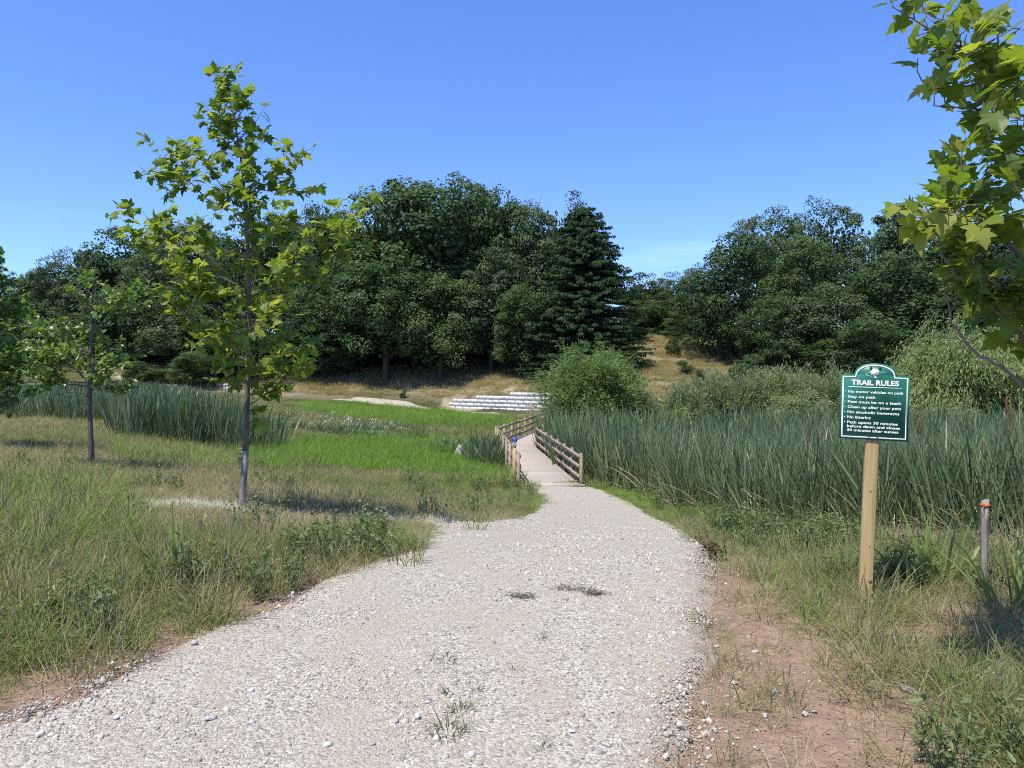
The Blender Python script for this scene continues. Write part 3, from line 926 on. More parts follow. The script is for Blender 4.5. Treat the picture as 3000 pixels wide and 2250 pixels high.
# ------------------------------------------------------------------ small blue marker sign by the boardwalk
def build_marker():
    p = np.array([W(1508, 1400, 26.2)[0], 26.2])
    z0 = G(*p)
    ztop = W(1508, 1284, 26.2)[2]
    root = empty('marker_sign', (p[0], p[1], z0))
    tag(root, 'small blue square notice above a round number disc on a timber stake', 'sign')
    mb = MB(); mb.box((0, .06, (ztop - z0 - .12) / 2 - .2), (.095, .095, ztop - z0 - .12 + .4)); mb.build('post', M_POST, root)
    hh = ztop - z0
    def rr(w, h, c, zc):
        return [(-w + c, zc - h), (w - c, zc - h), (w, zc - h + c), (w, zc + h - c), (w - c, zc + h), (-w + c, zc + h), (-w, zc + h - c), (-w, zc - h + c)]
    mb = MB(); prism(mb, rr(.085, .085, .012, hh - .05), -.006, .004); pl = mb.build('notice_plate', M_BLUE, root)
    mb = MB()
    for zr, words in ((.052, ((-.055, -.008), (.004, .055))), (.018, ((-.06, .06),)), (-.016, ((-.02, .02),)), (-.052, ((-.062, -.012), (.0, .06)))):
        for a, b in words:
            n = max(2, int((b - a) / .011))
            for k in range(n):                   # strokes of unreadably small lettering
                xx = a + (b - a) * (k + .5) / n
                mb.box((xx, -.0075, hh - .05 + zr), (.0045, .002, .018))
                mb.box((xx + .003, -.0072, hh - .05 + zr + (.006 if k % 2 else -.006)), (.005, .002, .004))
    mb.build('small_lettering', M_WHITE, pl)
    an = np.linspace(0, 2 * math.pi, 25)[:-1]
    mb = MB(); prism(mb, [(.068 * math.cos(t), hh - .215 + .068 * math.sin(t)) for t in an], -.006, .006); dk = mb.build('number_disc', M_WHITE, root)
    mb = MB(); prism(mb, [(.061 * math.cos(t), hh - .215 + .061 * math.sin(t)) for t in an], -.0085, -.004); mb.build('disc_face', M_NAVY, dk)
    fit_text(dk, '61', 0, hh - .245, width=.075, size=.085, bold=.003, mat=M_WHITE, center=True, y=-.0105)
build_marker()

# ------------------------------------------------------------------ stake with orange ribbon
def build_stake():
    x, y = 3.62, 5.9
    z0 = G(x, y)
    top = W(2888, 1466, 5.9)
    root = empty('survey_stake', (x, y, z0))
    tag(root, 'thin grey weathered wooden stake with an orange ribbon round its top', 'stake')
    h = top[2] - z0
    mb = MB()
    n = 7
    zs = np.linspace(-.2, h, n)
    off = np.c_[np.linspace(-.012, .03, n) + np.array([0, .004, -.003, .003, .0, -.003, 0]), np.linspace(0, .03, n)]
    w = np.array([.019, .021, .022, .021, .021, .0205, .02])
    v = np.array([[off[k, 0] + sx * w[k], off[k, 1] + sy * w[k] * .9, zs[k] + (.006 * sx if k == n - 1 else 0)] for k in range(n) for sx, sy in ((-1, -1), (1, -1), (1, 1), (-1, 1))])
    q = [[k * 4 + i, k * 4 + (i + 1) % 4, (k + 1) * 4 + (i + 1) % 4, (k + 1) * 4 + i] for k in range(n - 1) for i in range(4)] + [[(n - 1) * 4 + i for i in range(4)]]
    mb.add(v, quads=q)
    mb.build('stake', M_STAKE, root)
    mb = MB()
    cx, cy = off[-1]
    for k, dz in enumerate((-.036, -.044)):
        zz = h + dz
        s = .0235 + .0015 * k
        c4 = [(-s, -s), (s, -s), (s, s), (-s, s)]
        P = [[cx + a - .001, cy + b, zz + (.004 if i % 2 else -.003)] for i, (a, b) in enumerate(c4 + c4[:1])]
        for i in range(4):
            mb.bar(P[i], P[i + 1], .003, .009)
    mb.bar([cx - .022, cy - .026, h - .036], [cx - .062, cy - .04, h - .031], .003, .014)
    mb.bar([cx - .022, cy - .027, h - .045], [cx - .05, cy - .05, h - .052], .003, .012)
    mb.build('ribbon', M_ORANGE, root)
build_stake()

# ------------------------------------------------------------------ boulders and stones
def ico(sub=2):
    import bmesh
    bm = bmesh.new(); bmesh.ops.create_icosphere(bm, subdivisions=sub, radius=1)
    v = np.array([x.co[:] for x in bm.verts]); f = np.array([[w.index for w in p.verts] for p in bm.faces]); bm.free()
    return v, f
ICO1, ICO2, ICO3 = ico(1), ico(2), ico(3)

def rock_mesh(name, seed, base=ICO2, mat=None, rough=.25, flat=.7, cuts=7):
    g = np.random.default_rng(seed)
    v, f = base[0].copy(), base[1]
    for _ in range(cuts):
        n = norm(g.normal(size=3)); d = g.uniform(.38, .85)
        s = v @ n
        v -= np.maximum(s - d, 0)[:, None] * n
    v *= 1 + g.normal(0, rough * .12, (len(v), 1))
    v *= np.array([g.uniform(.85, 1.25), g.uniform(.75, 1.1), flat * g.uniform(.8, 1.2)])
    mb = MB(); mb.add(v, tris=f)
    return mb.mesh(name, mat)

def rock(name, px, py, d, size, label, cat, seed, scale=(1, 1, 1), mat=M_ROCK, base=ICO3):
    p = W(px, py, d)
    z = G(p[0], p[1])
    o = inst(name, rock_mesh(name, seed, base, mat, .3))
    o.location = (p[0], p[1], z + size * scale[2] * .25)
    o.scale = [size * s for s in scale]
    o.rotation_euler = (0, 0, seed)
    return tag(o, label, cat)

rock('boulder', 1345, 1330, 38.5, .44, 'pale pointed boulder standing in the bright grass left of the boardwalk', 'boulder', 36, (.75, .65, 1.75))
rock('flat_rock', 1246, 1296, 46, .75, 'low flat grey stone slab in front of the lone rush clump', 'rock', 32, (1.6, .9, .55))
rock('flat_rock', 2665, 2010, 3.9, .05, 'pale grey stone lying among weeds right of the sign post', 'rock', 33, (2.0, 1.0, .6), base=ICO2)

g = np.random.default_rng(17)
big = [(1160, 2135), (1222, 2125), (1330, 1889), (740, 2140), (615, 2130), (735, 2045), (785, 1900), (570, 1905), (345, 2125), (1405, 2165), (2098, 1897), (2212, 1912), (2150, 2005), (2270, 2031), (2065, 2065), (2240, 2100), (1675, 2168), (1965, 1955), (1095, 1770), (1450, 1775), (960, 2208), (1090, 2205), (1790, 2110), (1900, 1835), (1250, 2080), (855, 1755), (330, 1965), (2360, 2095), (2385, 2088), (2875, 2085)]
SM = [rock_mesh('stone', 200 + k, ICO2, M_STONE) for k in range(6)]
def ground_hit(px, py):
    d = 3.0
    for _ in range(60):
        x, y, z = W(px, py, d)
        zg = G(x, y)
        d = d * .5 + .5 * max(1.0, (CAMZ - zg) * 2253 / (py - 1100))
    return W(px, py, d)
for k, (px, py) in enumerate(big):
    p = ground_hit(px, py)
    o = inst('stone', SM[k % 6])
    s = g.uniform(.016, .028)
    o.location = (p[0], p[1], G(p[0], p[1]) + (.04 if px < 2060 else .008))
    o.scale = (s, s, s * .9); o.rotation_euler = (0, 0, g.uniform(0, 6))
    if px > 2060:
        tag(o, 'single small pale stone lying on the bare reddish dirt', 'stone', 'loose stones on the dirt')
    else:
        tag(o, 'loose stone lying on the gravel path, larger than the gravel round it', 'stone', 'larger stones on the gravel path')

# ------------------------------------------------------------------ scatter machinery (ground cover nobody could count)
def instancer(name, pts, rot, scl, tint, idx, meshes, label, cat):
    lib = bpy.data.collections.new(name + '_kit')
    for k, me in enumerate(meshes):
        lib.objects.link(bpy.data.objects.new('%s_piece_%02d' % (name, k), me))
    me = bpy.data.meshes.new(name)
    n = len(pts)
    me.vertices.add(n)
    me.vertices.foreach_set('co', np.asarray(pts, np.float32).ravel())
    for nm, tp, dat, key in (('rot', 'FLOAT_VECTOR', rot, 'vector'), ('scl', 'FLOAT_VECTOR', scl, 'vector'), ('tint', 'FLOAT', tint, 'value'), ('pick', 'INT', idx, 'value')):
        a = me.attributes.new(nm, tp, 'POINT')
        a.data.foreach_set(key, np.asarray(dat, np.int32 if tp == 'INT' else np.float32).ravel())
    o = bpy.data.objects.new(name, me)
    COL.objects.link(o)
    ng = bpy.data.node_groups.new(name + '_scatter', 'GeometryNodeTree')
    ng.interface.new_socket('Geometry', in_out='INPUT', socket_type='NodeSocketGeometry')
    ng.interface.new_socket('Geometry', in_out='OUTPUT', socket_type='NodeSocketGeometry')
    N, Lk = ng.nodes.new, ng.links.new
    gi, go = N('NodeGroupInput'), N('NodeGroupOutput')
    ci = N('GeometryNodeCollectionInfo'); ci.inputs['Collection'].default_value = lib
    ci.inputs['Separate Children'].default_value = True; ci.inputs['Reset Children'].default_value = True
    ip = N('GeometryNodeInstanceOnPoints'); ip.inputs['Pick Instance'].default_value = True
    def na(nm, tp):
        a = N('GeometryNodeInputNamedAttribute'); a.data_type = tp; a.inputs['Name'].default_value = nm
        return a.outputs['Attribute']
    er = N('FunctionNodeEulerToRotation')
    Lk(na('rot', 'FLOAT_VECTOR'), er.inputs[0])
    Lk(gi.outputs[0], ip.inputs['Points'])
    Lk(ci.outputs[0], ip.inputs['Instance'])
    Lk(na('pick', 'INT'), ip.inputs['Instance Index'])
    Lk(er.outputs[0], ip.inputs['Rotation'])
    Lk(na('scl', 'FLOAT_VECTOR'), ip.inputs['Scale'])
    Lk(ip.outputs[0], go.inputs[0])
    md = o.modifiers.new('scatter', 'NODES'); md.node_group = ng
    return tag(o, label, cat, kind='stuff')

def cone_points(rho, d0, d1, half=.78, margin=1.2, seed=0):
    """points spread with rho(d) per square metre over the view and a step to either side"""
    g = np.random.default_rng(seed)
    d = np.linspace(d0, d1, 400)
    w = rho(d) * 2 * (half * d + margin)
    cum = np.r_[0, np.cumsum((w[1:] + w[:-1]) / 2 * np.diff(d))]
    n = int(cum[-1])
    y = np.interp(g.uniform(0, cum[-1], n), cum, d)
    x = g.uniform(-1, 1, n) * (half * y + margin)
    return x, y

def blades(mb, g, n, h, hv, w, spread, lean, curl, tint=(0, .12), segs=4, hollow=0.0, wprof=None):
    r = spread * np.sqrt(g.uniform(hollow, 1, n)); a = g.uniform(0, 2 * math.pi, n)
    base = np.c_[r * np.cos(a), r * np.sin(a), np.zeros(n)]
    az = a + g.normal(0, .9, n)
    hh = h * (1 + g.uniform(-hv, hv * .6, n))
    ln = np.abs(g.normal(lean, lean * .6, n)); cu = np.abs(g.normal(curl, curl * .6, n))
    ww = w * g.uniform(.65, 1.3, n)
    tw = az + math.pi / 2 + g.normal(0, .9, n)
    out = np.c_[np.cos(az), np.sin(az), np.zeros(n)]
    sd = np.c_[np.cos(tw), np.sin(tw), np.zeros(n)]
    prof = wprof or [.75, 1.0, .85, .5, .06]
    V = []
    for k in range(segs + 1):
        t = k / segs
        th = ln + cu * t
        # integrate the arc roughly
        horiz = hh * (np.sin(ln) * t + (np.sin(ln + cu) - np.sin(ln)) * t * t * .55)
        vert = hh * (np.cos(ln) * t + (np.cos(ln + cu) - np.cos(ln)) * t * t * .55)
        p = base + out * horiz[:, None]; p[:, 2] += vert
        pw = np.interp(t, np.linspace(0, 1, len(prof)), prof)
        V.append(p - sd * (ww * pw / 2)[:, None]); V.append(p + sd * (ww * pw / 2)[:, None])
    V = np.stack(V, 1)                       # n, 2*(segs+1), 3
    m = 2 * (segs + 1)
    q = np.array([[2 * k, 2 * k + 1, 2 * k + 3, 2 * k + 2] for k in range(segs)])
    Q = (np.arange(n)[:, None, None] * m + q[None]).reshape(-1, 4)
    tt = np.repeat(g.uniform(tint[0], tint[1], n), m)
    mb.add(V.reshape(-1, 3), quads=Q, tint=tt)

def tuft(name, seed, parts, mat):
    g = np.random.default_rng(seed)
    mb = MB()
    for p in parts:
        blades(mb, g, **p)
    return mb.mesh(name, mat)

def seed_stems(mb, g, n, h, spread, tint):
    for _ in range(n):
        a, r = g.uniform(0, 6.28), spread * math.sqrt(g.random())
        l = g.uniform(.05, .3); az = g.uniform(0, 6.28); H = h * g.uniform(.75, 1.15)
        P = np.array([[r * math.cos(a) + math.sin(l) * math.cos(az) * H * t * (1 + .3 * t), r * math.sin(a) + math.sin(l) * math.sin(az) * H * t * (1 + .3 * t), math.cos(l) * H * t] for t in (0, .35, .7, .85, 1)])
        mb.tube(P, [.0012, .0012, .001, .004, .001], n=3, cap=False, tint=tint)

def t_short(seed):
    g = np.random.default_rng(seed); mb = MB()
    blades(mb, g, 40, .24, .5, .0048, .14, .45, .9, (-.14, .14))
    seed_stems(mb, g, 2, .30, .12, -.2)
    return mb.mesh('short_tuft', M_GRASS)
def t_mid(seed):
    g = np.random.default_rng(seed); mb = MB()
    blades(mb, g, 40, .44, .5, .0075, .16, .34, 1.0, (-.14, .14))
    seed_stems(mb, g, 2, .55, .13, -.2)
    return mb.mesh('mid_tuft', M_GRASS)
def t_lush(seed):
    g = np.random.default_rng(seed); mb = MB()
    blades(mb, g, 38, .64, .5, .013, .18, .3, 1.15, (-.16, .14), segs=5)
    seed_stems(mb, g, 2, .7, .15, -.45)
    return mb.mesh('lush_tuft', M_GRASS)
def t_field(seed):
    g = np.random.default_rng(seed); mb = MB()
    blades(mb, g, 90, .62, .45, .018, .5, .25, .8, (-.1, .1), segs=3)
    return mb.mesh('field_tuft', M_GRASS)
def t_cat(seed, n=11, far=False):
    g = np.random.default_rng(seed); mb = MB()
    wp = [.9, 1, .95, .75, .08]
    blades(mb, g, n, 1.9, .5, .029 if not far else .05, .18 if not far else .45, .10, .2, (-.05, .42), segs=4, wprof=wp)
    blades(mb, g, 3, 1.35, .35, .019, .22, .3, .9, (.2, .85), segs=4, wprof=wp)
    blades(mb, g, 3, .8, .4, .02, .2, .3, .9, (.85, 1.0), segs=3, wprof=wp)
    if seed % 2:
        blades(mb, g, 1, 1.7, .2, .022, .2, .25, .7, (.8, 1.0), segs=5, wprof=wp)
    return mb.mesh('cattail_clump', M_CATTAIL)
def t_cathead(seed, fluff):
    g = np.random.default_rng(seed); mb = MB()
    lx, ly = g.normal(0, .12, 2)
    if fluff:
        P = np.array([[0, 0, 0], [lx * .5, ly * .5, 1.0], [lx, ly, 1.55], [lx * 1.2, ly * 1.2, 1.7]])
        mb.tube(P, [.004, .004, .0035, .003], 4)
        P = np.array([[lx, ly, 1.55], [lx * 1.1, ly * 1.1, 1.62], [lx * 1.3 + .01, ly * 1.3, 1.72], [lx * 1.5 + .01, ly * 1.4, 1.80]])
        mb.tube(P, [.006, .011, .009, .003], 5, seed=seed)
        return mb.mesh('cattail_fluff', M_FLUFF)
    P = np.array([[0, 0, 0], [lx * .5, ly * .5, 1.0], [lx, ly, 1.55], [lx * 1.25, ly * 1.25, 1.9]])
    mb.tube(P, [.005, .005, .004, .002], 4)
    P = np.array([[lx, ly, 1.5], [lx * 1.02, ly * 1.02, 1.52], [lx * 1.12, ly * 1.12, 1.68], [lx * 1.14, ly * 1.14, 1.7]])
    mb.tube(P, [.006, .013, .013, .005], 6)
    return mb.mesh('cattail_head', M_CHEAD)

def leaf_cards(mb, P, axis, nrm, Ln, wd, tint, fold=.0):
    """pointed leaves: 6 vertices, 4 faces' worth of two quads"""
    axis = norm(axis); sd = norm(np.cross(axis, nrm)); up = np.cross(sd, axis)
    Ln = np.asarray(Ln)[:, None]; wd = np.asarray(wd)[:, None]
    n = len(P)
    a = P; b = P + axis * Ln * .5 + sd * wd * .5 + up * wd * fold; c = P + axis * Ln; d = P + axis * Ln * .5 - sd * wd * .5 + up * wd * fold
    V = np.stack([a, b, c, d], 1).reshape(-1, 3)
    i = np.arange(n)[:, None] * 4
    if fold:
        T = np.concatenate([i + np.array([[0, 1, 2]]), i + np.array([[0, 2, 3]])])
        mb.add(V, tris=T, tint=np.repeat(tint, 4))
    else:
        mb.add(V, quads=i + np.array([[0, 1, 2, 3]]), tint=np.repeat(tint, 4))

def t_weed(seed, h=.34):
    g = np.random.default_rng(seed); mb = MB()
    for _ in range(9):
        az = g.uniform(0, 6.28); l = abs(g.normal(.35, .2)); H = h * g.uniform(.6, 1.2)
        e = np.array([math.sin(l) * math.cos(az), math.sin(l) * math.sin(az), math.cos(l)]) * H
        b = np.array([g.normal(0, .04), g.normal(0, .04), 0])
        mb.tube(np.array([b, b + e * .5, b + e]), [.003, .0025, .001], 3, cap=False, tint=.2)
        n = 12
        t = g.uniform(.2, 1, n)[:, None]
        leaf_cards(mb, b + e * t, norm(g.normal(size=(n, 3))) + np.array([0, 0, .35]), g.normal(size=(n, 3)) * .5 + np.array([0, 0, 1.0]), g.uniform(.03, .075, n), g.uniform(.012, .026, n), g.uniform(0, .4, n), .2)
    return mb.mesh('weed_tuft', M_WEED)

K_SHORT = [t_short(300 + k) for k in range(5)]
K_MID = [t_mid(320 + k) for k in range(5)]
K_LUSH = [t_lush(340 + k) for k in range(4)]
K_FIELD = [t_field(360 + k) for k in range(4)]
K_CAT = [t_cat(380 + k) for k in range(6)]
K_CATF = [t_cat(390 + k, 20, True) for k in range(6)]
K_HEAD = [t_cathead(400 + k, False) for k in range(4)] + [t_cathead(404 + k, True) for k in range(2)]
K_WEED = [t_weed(410 + k) for k in range(5)]

def place(name, x, y, keep, meshes, scale, tint, label, cat, seed, zoff=-.01, sz=None, lean=.06):
    g = np.random.default_rng(seed)
    x, y = x[keep], y[keep]; n = len(x)
    sc = scale[keep] * g.uniform(.7, 1.25, n)
    szz = sc * (sz[keep] if sz is not None else 1.0)
    z = ground(x, y) + zoff
    rot = np.c_[g.normal(0, lean, n), g.normal(0, lean, n), g.uniform(0, 6.283, n)]
    return instancer(name, np.c_[x, y, z], rot, np.c_[sc, sc, szz], tint[keep], g.integers(0, len(meshes), n), meshes, label, cat)

# dry and olive meadow grass ------------------------------------------------
def meadow():
    g = np.random.default_rng(50)
    rho = lambda d: np.interp(d, [1.5, 4, 8, 14, 25, 40, 62], [70, 75, 48, 26, 9, 4.5, 2.2])
    x, y = cone_points(rho, 1.8, 62, seed=51)
    z = ground(x, y); mk = masks(x, y, z); px, py = proj(x, y, z)
    l, r = path_edges(y)
    bad = mk['path'] | mk['board'] | mk['catr'] | (mk['bright'] & (g.random(len(x)) > .22)) | (mk['catl'] & (y > 25))
    # sparse on dirt and where the ground is worn
    n1 = vnoise(x, y, 1.1, 55, 3); n2 = vnoise(x, y, 3.2, 56, 2)
    worn = np.ones(len(x))
    worn[mk['dirt']] = .02
    rs = (x > r) & (y < 9)
    edge = np.clip((x - r - np.interp(y, [0, 3, 4.6, 6.2], [.75, .55, .25, -.15])) / 1.3, 0, 1)
    worn = np.where(rs, np.minimum(worn, .10 + .9 * edge * smooth(.25, .5, n1)), worn)
    wl = np.clip((l - x) / .3, 0, 1)
    worn = np.where((x < l + .1) & (y < 12), np.minimum(worn, .12 + .88 * wl), worn)
    ms = np.minimum(np.hypot((x + 4.6) / 1.1, (y - 10.95) / .45), np.hypot((x + .75) / 1.35, (y - 11.55) / .42))
    worn = np.where(ms < 1.0, worn * .18, worn)
    keep = ~bad & (g.random(len(x)) < worn)
    t = .24 + .42 * (n1 - .5) * 1.6 + .30 * (n2 - .5)
    # greener near the gravel edge and in the lower ground, browner on the left meadow
    t += np.where((x < l) & (y < 8), .0 + .3 * (n2 - .5), 0)
    t += .30 * smooth(12, 20, y) * smooth(-7, -2, x)
    t += np.where((x < l) & (l - x < 1.3) & (y < 9), .16, 0)
    t += np.where((x > r) & (x < r + 3.0) & (y > 6.5), .22, 0)
    t = np.where((x > 3.4) & (x < 9) & (y > 6.2) & (y < 10.5), t - .16, t)
    t = np.where(mk['lushn'] & (g.random(len(x)) < .75), .59 + .4 * (n1 - .4), t)
    t = np.where(mk['lushl'] & (g.random(len(x)) < .85), .62 + .4 * (n1 - .4), t)
    t = np.where(mk['shadel'], .50 + .35 * (n1 - .5), t)
    t = np.where(mk['mix'], .32 + .4 * (n1 - .5), t)
    t = np.clip(t + .08 + g.normal(0, .13, len(x)), .02, .9)
    s = np.interp(y, [2, 6, 12, 25, 60], [.8, .95, 1.05, 1.35, 2.0])
    szl = np.interp(y, [2, 6, 8, 12, 25, 60], [.85, .82, .7, .66, .6, .5]) * np.where(np.hypot((x + 2.2) / 3.4, (y - 10.6) / 1.6) < 1, .6, 1) * np.where(rs, .75 + .35 * edge, 1) * (.75 + .6 * n2)
    deck = (x > -1.5) & (x < 4.5) & (y > 18) & (y < 28)
    szl = np.where(deck, szl * .5, szl)
    corner = (x > r) & (y < 6.2)
    szl = np.where(corner, szl * .68, szl)
    keep &= ~(corner & (g.random(len(x)) > .85))
    szl = np.where(np.hypot(x - 3.6, y - 5.4) < .9, szl * .55, szl)
    leafy = (x < l) & (y < 8.5) & (n1 + .35 * (n2 - .5) > .47)
    tall = (mk['lushn'] | mk['lushl'] | (n2 > .56))
    shortk = keep & ~tall
    place('path_side_grass', x, y, keep & leafy & ~mk['lushn'] & ~mk['lushl'], K_LUSH, s * .62, np.clip(t + .06, 0, .8), 'leafy green grass along the left edge of the gravel', 'grass', 58, sz=szl)
    shortk &= ~leafy
    tall &= ~leafy | mk['lushn'] | mk['lushl']
    place('meadow_grass', x, y, shortk, K_SHORT, s * 1.1, t, 'dry brown and olive meadow grass either side of the path', 'grass', 52, sz=szl)
    place('tall_meadow_grass', x, y, keep & tall & ~mk['lushn'] & ~mk['lushl'], K_MID, s * .85, t, 'taller olive grass standing in patches through the meadow', 'grass', 53, sz=szl)
    place('lush_grass', x, y, keep & (mk['lushn'] | mk['lushl']), K_LUSH, s * .9, t, 'lush yellow-green long grass in the left of the meadow', 'grass', 54, sz=szl)
meadow()

def bright():
    g = np.random.default_rng(60)
    rho = lambda d: np.interp(d, [22, 35, 60, 105], [7, 5, 2.8, 1.5])
    x, y = cone_points(rho, 22, 106, half=.5, seed=61)
    z = ground(x, y); mk = masks(x, y, z)
    n1 = vnoise(x, y, 2.3, 62, 3)
    t = np.clip(.86 + .5 * (n1 - .5) + g.normal(0, .09, len(x)), .45, 1)
    s = np.interp(y, [25, 60, 105], [.95, 1.35, 1.9])
    sz = np.interp(y, [25, 60, 105], [.95, .75, .5])
    keep = (mk['bright'] | mk['bright2']) & ~mk['board'] & ~mk['path'] & ~mk['farpath']
    place('wetland_grass', x, y, keep, K_FIELD, s, t, 'bright green wetland grass left of the boardwalk', 'grass', 63, sz=sz)
    # rest of the wetland floor and the far rough grass
    rho = lambda d: np.interp(d, [26, 50, 90, 135], [2.2, 1.6, 1.9, 1.6])
    x, y = cone_points(rho, 26, 135, seed=65)
    z = ground(x, y); mk = masks(x, y, z)
    n1 = vnoise(x, y, 3.1, 66, 3)
    keep = ~(mk['bright'] | mk['bright2'] | mk['board'] | mk['path'] | mk['farpath'] | mk['catr'] | mk['catl']) & ~((y > 112) & (x < 12)) & ~((x > -8.5) & (x < 8) & (y > 88 - (x + 8) * .8) & (y < 97.5 - (x + 8) * .8))
    t = .42 + .5 * (n1 - .5)
    t = np.where(mk['gold'], .14 + .26 * (n1 - .3), t)
    t = np.where((y > 103) & ~mk['gold'], .3 + .3 * (n1 - .5), t)
    t = np.clip(t + g.normal(0, .05, len(x)), 0, .8)
    s = np.interp(y, [25, 60, 105], [1.0, 1.5, 1.9])
    sz = np.where(mk['gold'], .45, .5) * np.ones(len(x))
    low = (y > 86) & (y < 98.5) & (x > -48) & (x < -4)
    sz = np.where(low, .24, sz)
    keep &= ~(low & (g.random(len(x)) > .9))
    place('rough_grass', x, y, keep, K_FIELD, s, t, 'rough tawny grass on the far banks and hillside', 'grass', 67, sz=sz)
bright()

def cattails():
    g = np.random.default_rng(70)
    rho = lambda d: np.interp(d, [9, 14, 22, 32, 48], [24, 22, 13, 7, 4])
    x, y = cone_points(rho, 9, 50, half=.76, margin=2, seed=71)
    z = ground(x, y); mk = masks(x, y, z)
    n1 = vnoise(x, y, 1.6, 72, 2); n2 = vnoise(x, y, .5, 73)
    near = y < 27
    t = np.clip(.03 + .5 * (n1 - .4) + g.normal(0, .10, len(x)), -.05, .45)
    s = np.interp(y, [9, 20, 45], [.95, 1.1, 1.6]); sz = np.interp(y, [9, 12, 20, 45], [.68, .72, .71, .52]) * (.70 + .36 * n1 + .26 * n2)
    bush = np.hypot(x - 5.9, y - 51) < 3.2
    keep = mk['catr'] & ~mk['board'] & ~mk['path'] & (n2 > .12) & ~bush
    place('cattails', x, y, keep & near, K_CAT, s, t, 'dense stand of blue-green cattails right of the path', 'cattails', 74, sz=sz, lean=.04)
    place('far_cattails', x, y, keep & ~near & (y > 27), K_CATF, np.interp(y, [27, 48], [.9, 1.15]), t, 'far part of the cattail stand below the willows', 'cattails', 75, sz=np.interp(y, [27, 48], [.90, .80]) * (.74 + .3 * n1 + .22 * n2), lean=.05)
    # heads
    rho = lambda d: np.interp(d, [9, 20, 40], [.7, .4, .15])
    x, y = cone_points(rho, 9.5, 42, half=.76, seed=76)
    z = ground(x, y); mk = masks(x, y, z)
    keep = mk['catr'] & ~mk['board'] & (np.hypot(x - 5.9, y - 51) > 3.2)
    place('cattail_heads', x, y, keep, K_HEAD, np.full(len(x), 1.0), np.zeros(len(x)), 'brown and fluffy pale cattail heads above the leaves', 'cattails', 77)
    # left stands
    rho = lambda d: np.interp(d, [20, 35, 60, 100], [9, 8, 3.4, 1.6])
    x, y = cone_points(rho, 24, 100, half=.8, seed=78)
    x = np.r_[x]; z = ground(x, y); mk = masks(x, y, z)
    n1 = vnoise(x, y, 2.5, 79, 2); n2 = vnoise(x, y, 1.2, 80)
    t = np.clip(.02 + .3 * (n1 - .4) + g.normal(0, .06, len(x)), 0, .6)
    px_, py_ = proj(x, y, z)
    thin = smooth(480, 700, px_)
    xm = g.uniform(-7.5, .5, 700); ym = g.uniform(33.5, 47, 700)
    x = np.r_[x, xm]; y = np.r_[y, ym]; z = ground(x, y); mk = masks(x, y, z)
    px_, py_ = proj(x, y, z); thin = smooth(480, 700, px_)
    n1 = vnoise(x, y, 2.5, 79, 2); n2 = vnoise(x, y, 1.2, 80)
    t = np.clip(.02 + .3 * (n1 - .4) + g.normal(0, .08, len(x)), 0, .6)
    k1 = mk['catl'] & (n2 > .22 + .15 * thin) & (g.random(len(x)) < 1 - .3 * thin)
    k2 = mk['catf'] & ~mk['farpath'] & (n1 > .22 + .25 * thin) & (y < 92) & (g.random(len(x)) < .8 - .4 * thin)
    k3 = (x > -7.5) & (x < np.interp(y, BL_Y, BL_X) - .25) & (px_ > 1285 + 25 * (n2 - .5)) & (y > 33.5) & (y < 47) & ~((px_ < 1392) & (y < 39.2))
    k4 = mk['mix'] & (n1 > .60)
    place('left_cattails', x, y, (k1 | k2 | k3 | k4), K_CATF, np.interp(y, [25, 40, 100], [.8, .9, 1.5]), t, 'dark green cattails standing in the wet ground on the left', 'cattails', 82, sz=np.interp(y, [25, 40, 55, 100], [1.15, .95, .62, .42]) * (.65 + .7 * n2) * (1 - .62 * thin * (y > 38)) * np.where(px_ > 1200, .68, 1), lean=.05)
cattails()

def weeds():
    g = np.random.default_rng(90)
    rho = lambda d: np.interp(d, [2, 6, 12, 24], [26, 22, 9, 3])
    x, y = cone_points(rho, 2, 26, seed=91)
    z = ground(x, y); mk = masks(x, y, z)
    l, r = path_edges(y)
    n1 = vnoise(x, y, .8, 92, 2)
    lw = (x < l - .15) & (x > l - 1.9) & (y < 7.5) & (n1 > .66)
    rw = (x > r + 1.0) & (y < 8.5) & (n1 > .55)
    gw = (x > r + .4) & (x < r + 2.2) & (y > 8) & (n1 > .4)
    ml = (x < l - .3) & (y > 7) & (n1 > .72)
    keep = (lw | rw | gw | ml) & ~mk['path'] & ~mk['dirt']
    t = np.clip(.1 + .7 * (n1 - .4) + g.normal(0, .1, len(x)), 0, .7)
    place('broadleaf_weeds', x, y, keep, K_WEED, np.interp(y, [2, 8, 24], [.75, 1.0, 1.3]), t, 'dark leafy weeds along the edges of the gravel path', 'weeds', 93)
    # pale dead grass and netting round the sycamore
    x, y = cone_points(lambda d: np.full_like(d, 110.0), 9.8, 12.8, seed=95)
    ms = np.minimum(np.hypot((x + 4.6) / 1.1, (y - 10.95) / .45), np.hypot((x + .75) / 1.35, (y - 11.55) / .42))
    keep = (ms < 1) & (vnoise(x, y, .5, 96, 2) > .36) & ~path_mask(x, y)
    M_DEAD = foliage_mat('dead_straw', [(0, (.42, .39, .34)), (.5, (.56, .53, .47)), (1, (.62, .60, .55))], transl=.3, inst_attr=True, rough=.7, spec=.15)
    kit = []
    for k in range(3):
        gg = np.random.default_rng(960 + k); mb = MB(); blades(mb, gg, 40, .20, .5, .0045, .16, 1.0, .7, (0, .8)); kit.append(mb.mesh('dead_tuft', M_DEAD))
    place('dead_grass', x, y, keep, kit, np.full(len(x), .9), np.full(len(x), .05), 'flattened pale dead grass beside the young sycamore', 'grass', 97, sz=np.full(len(x), .8), lean=.15)
weeds()

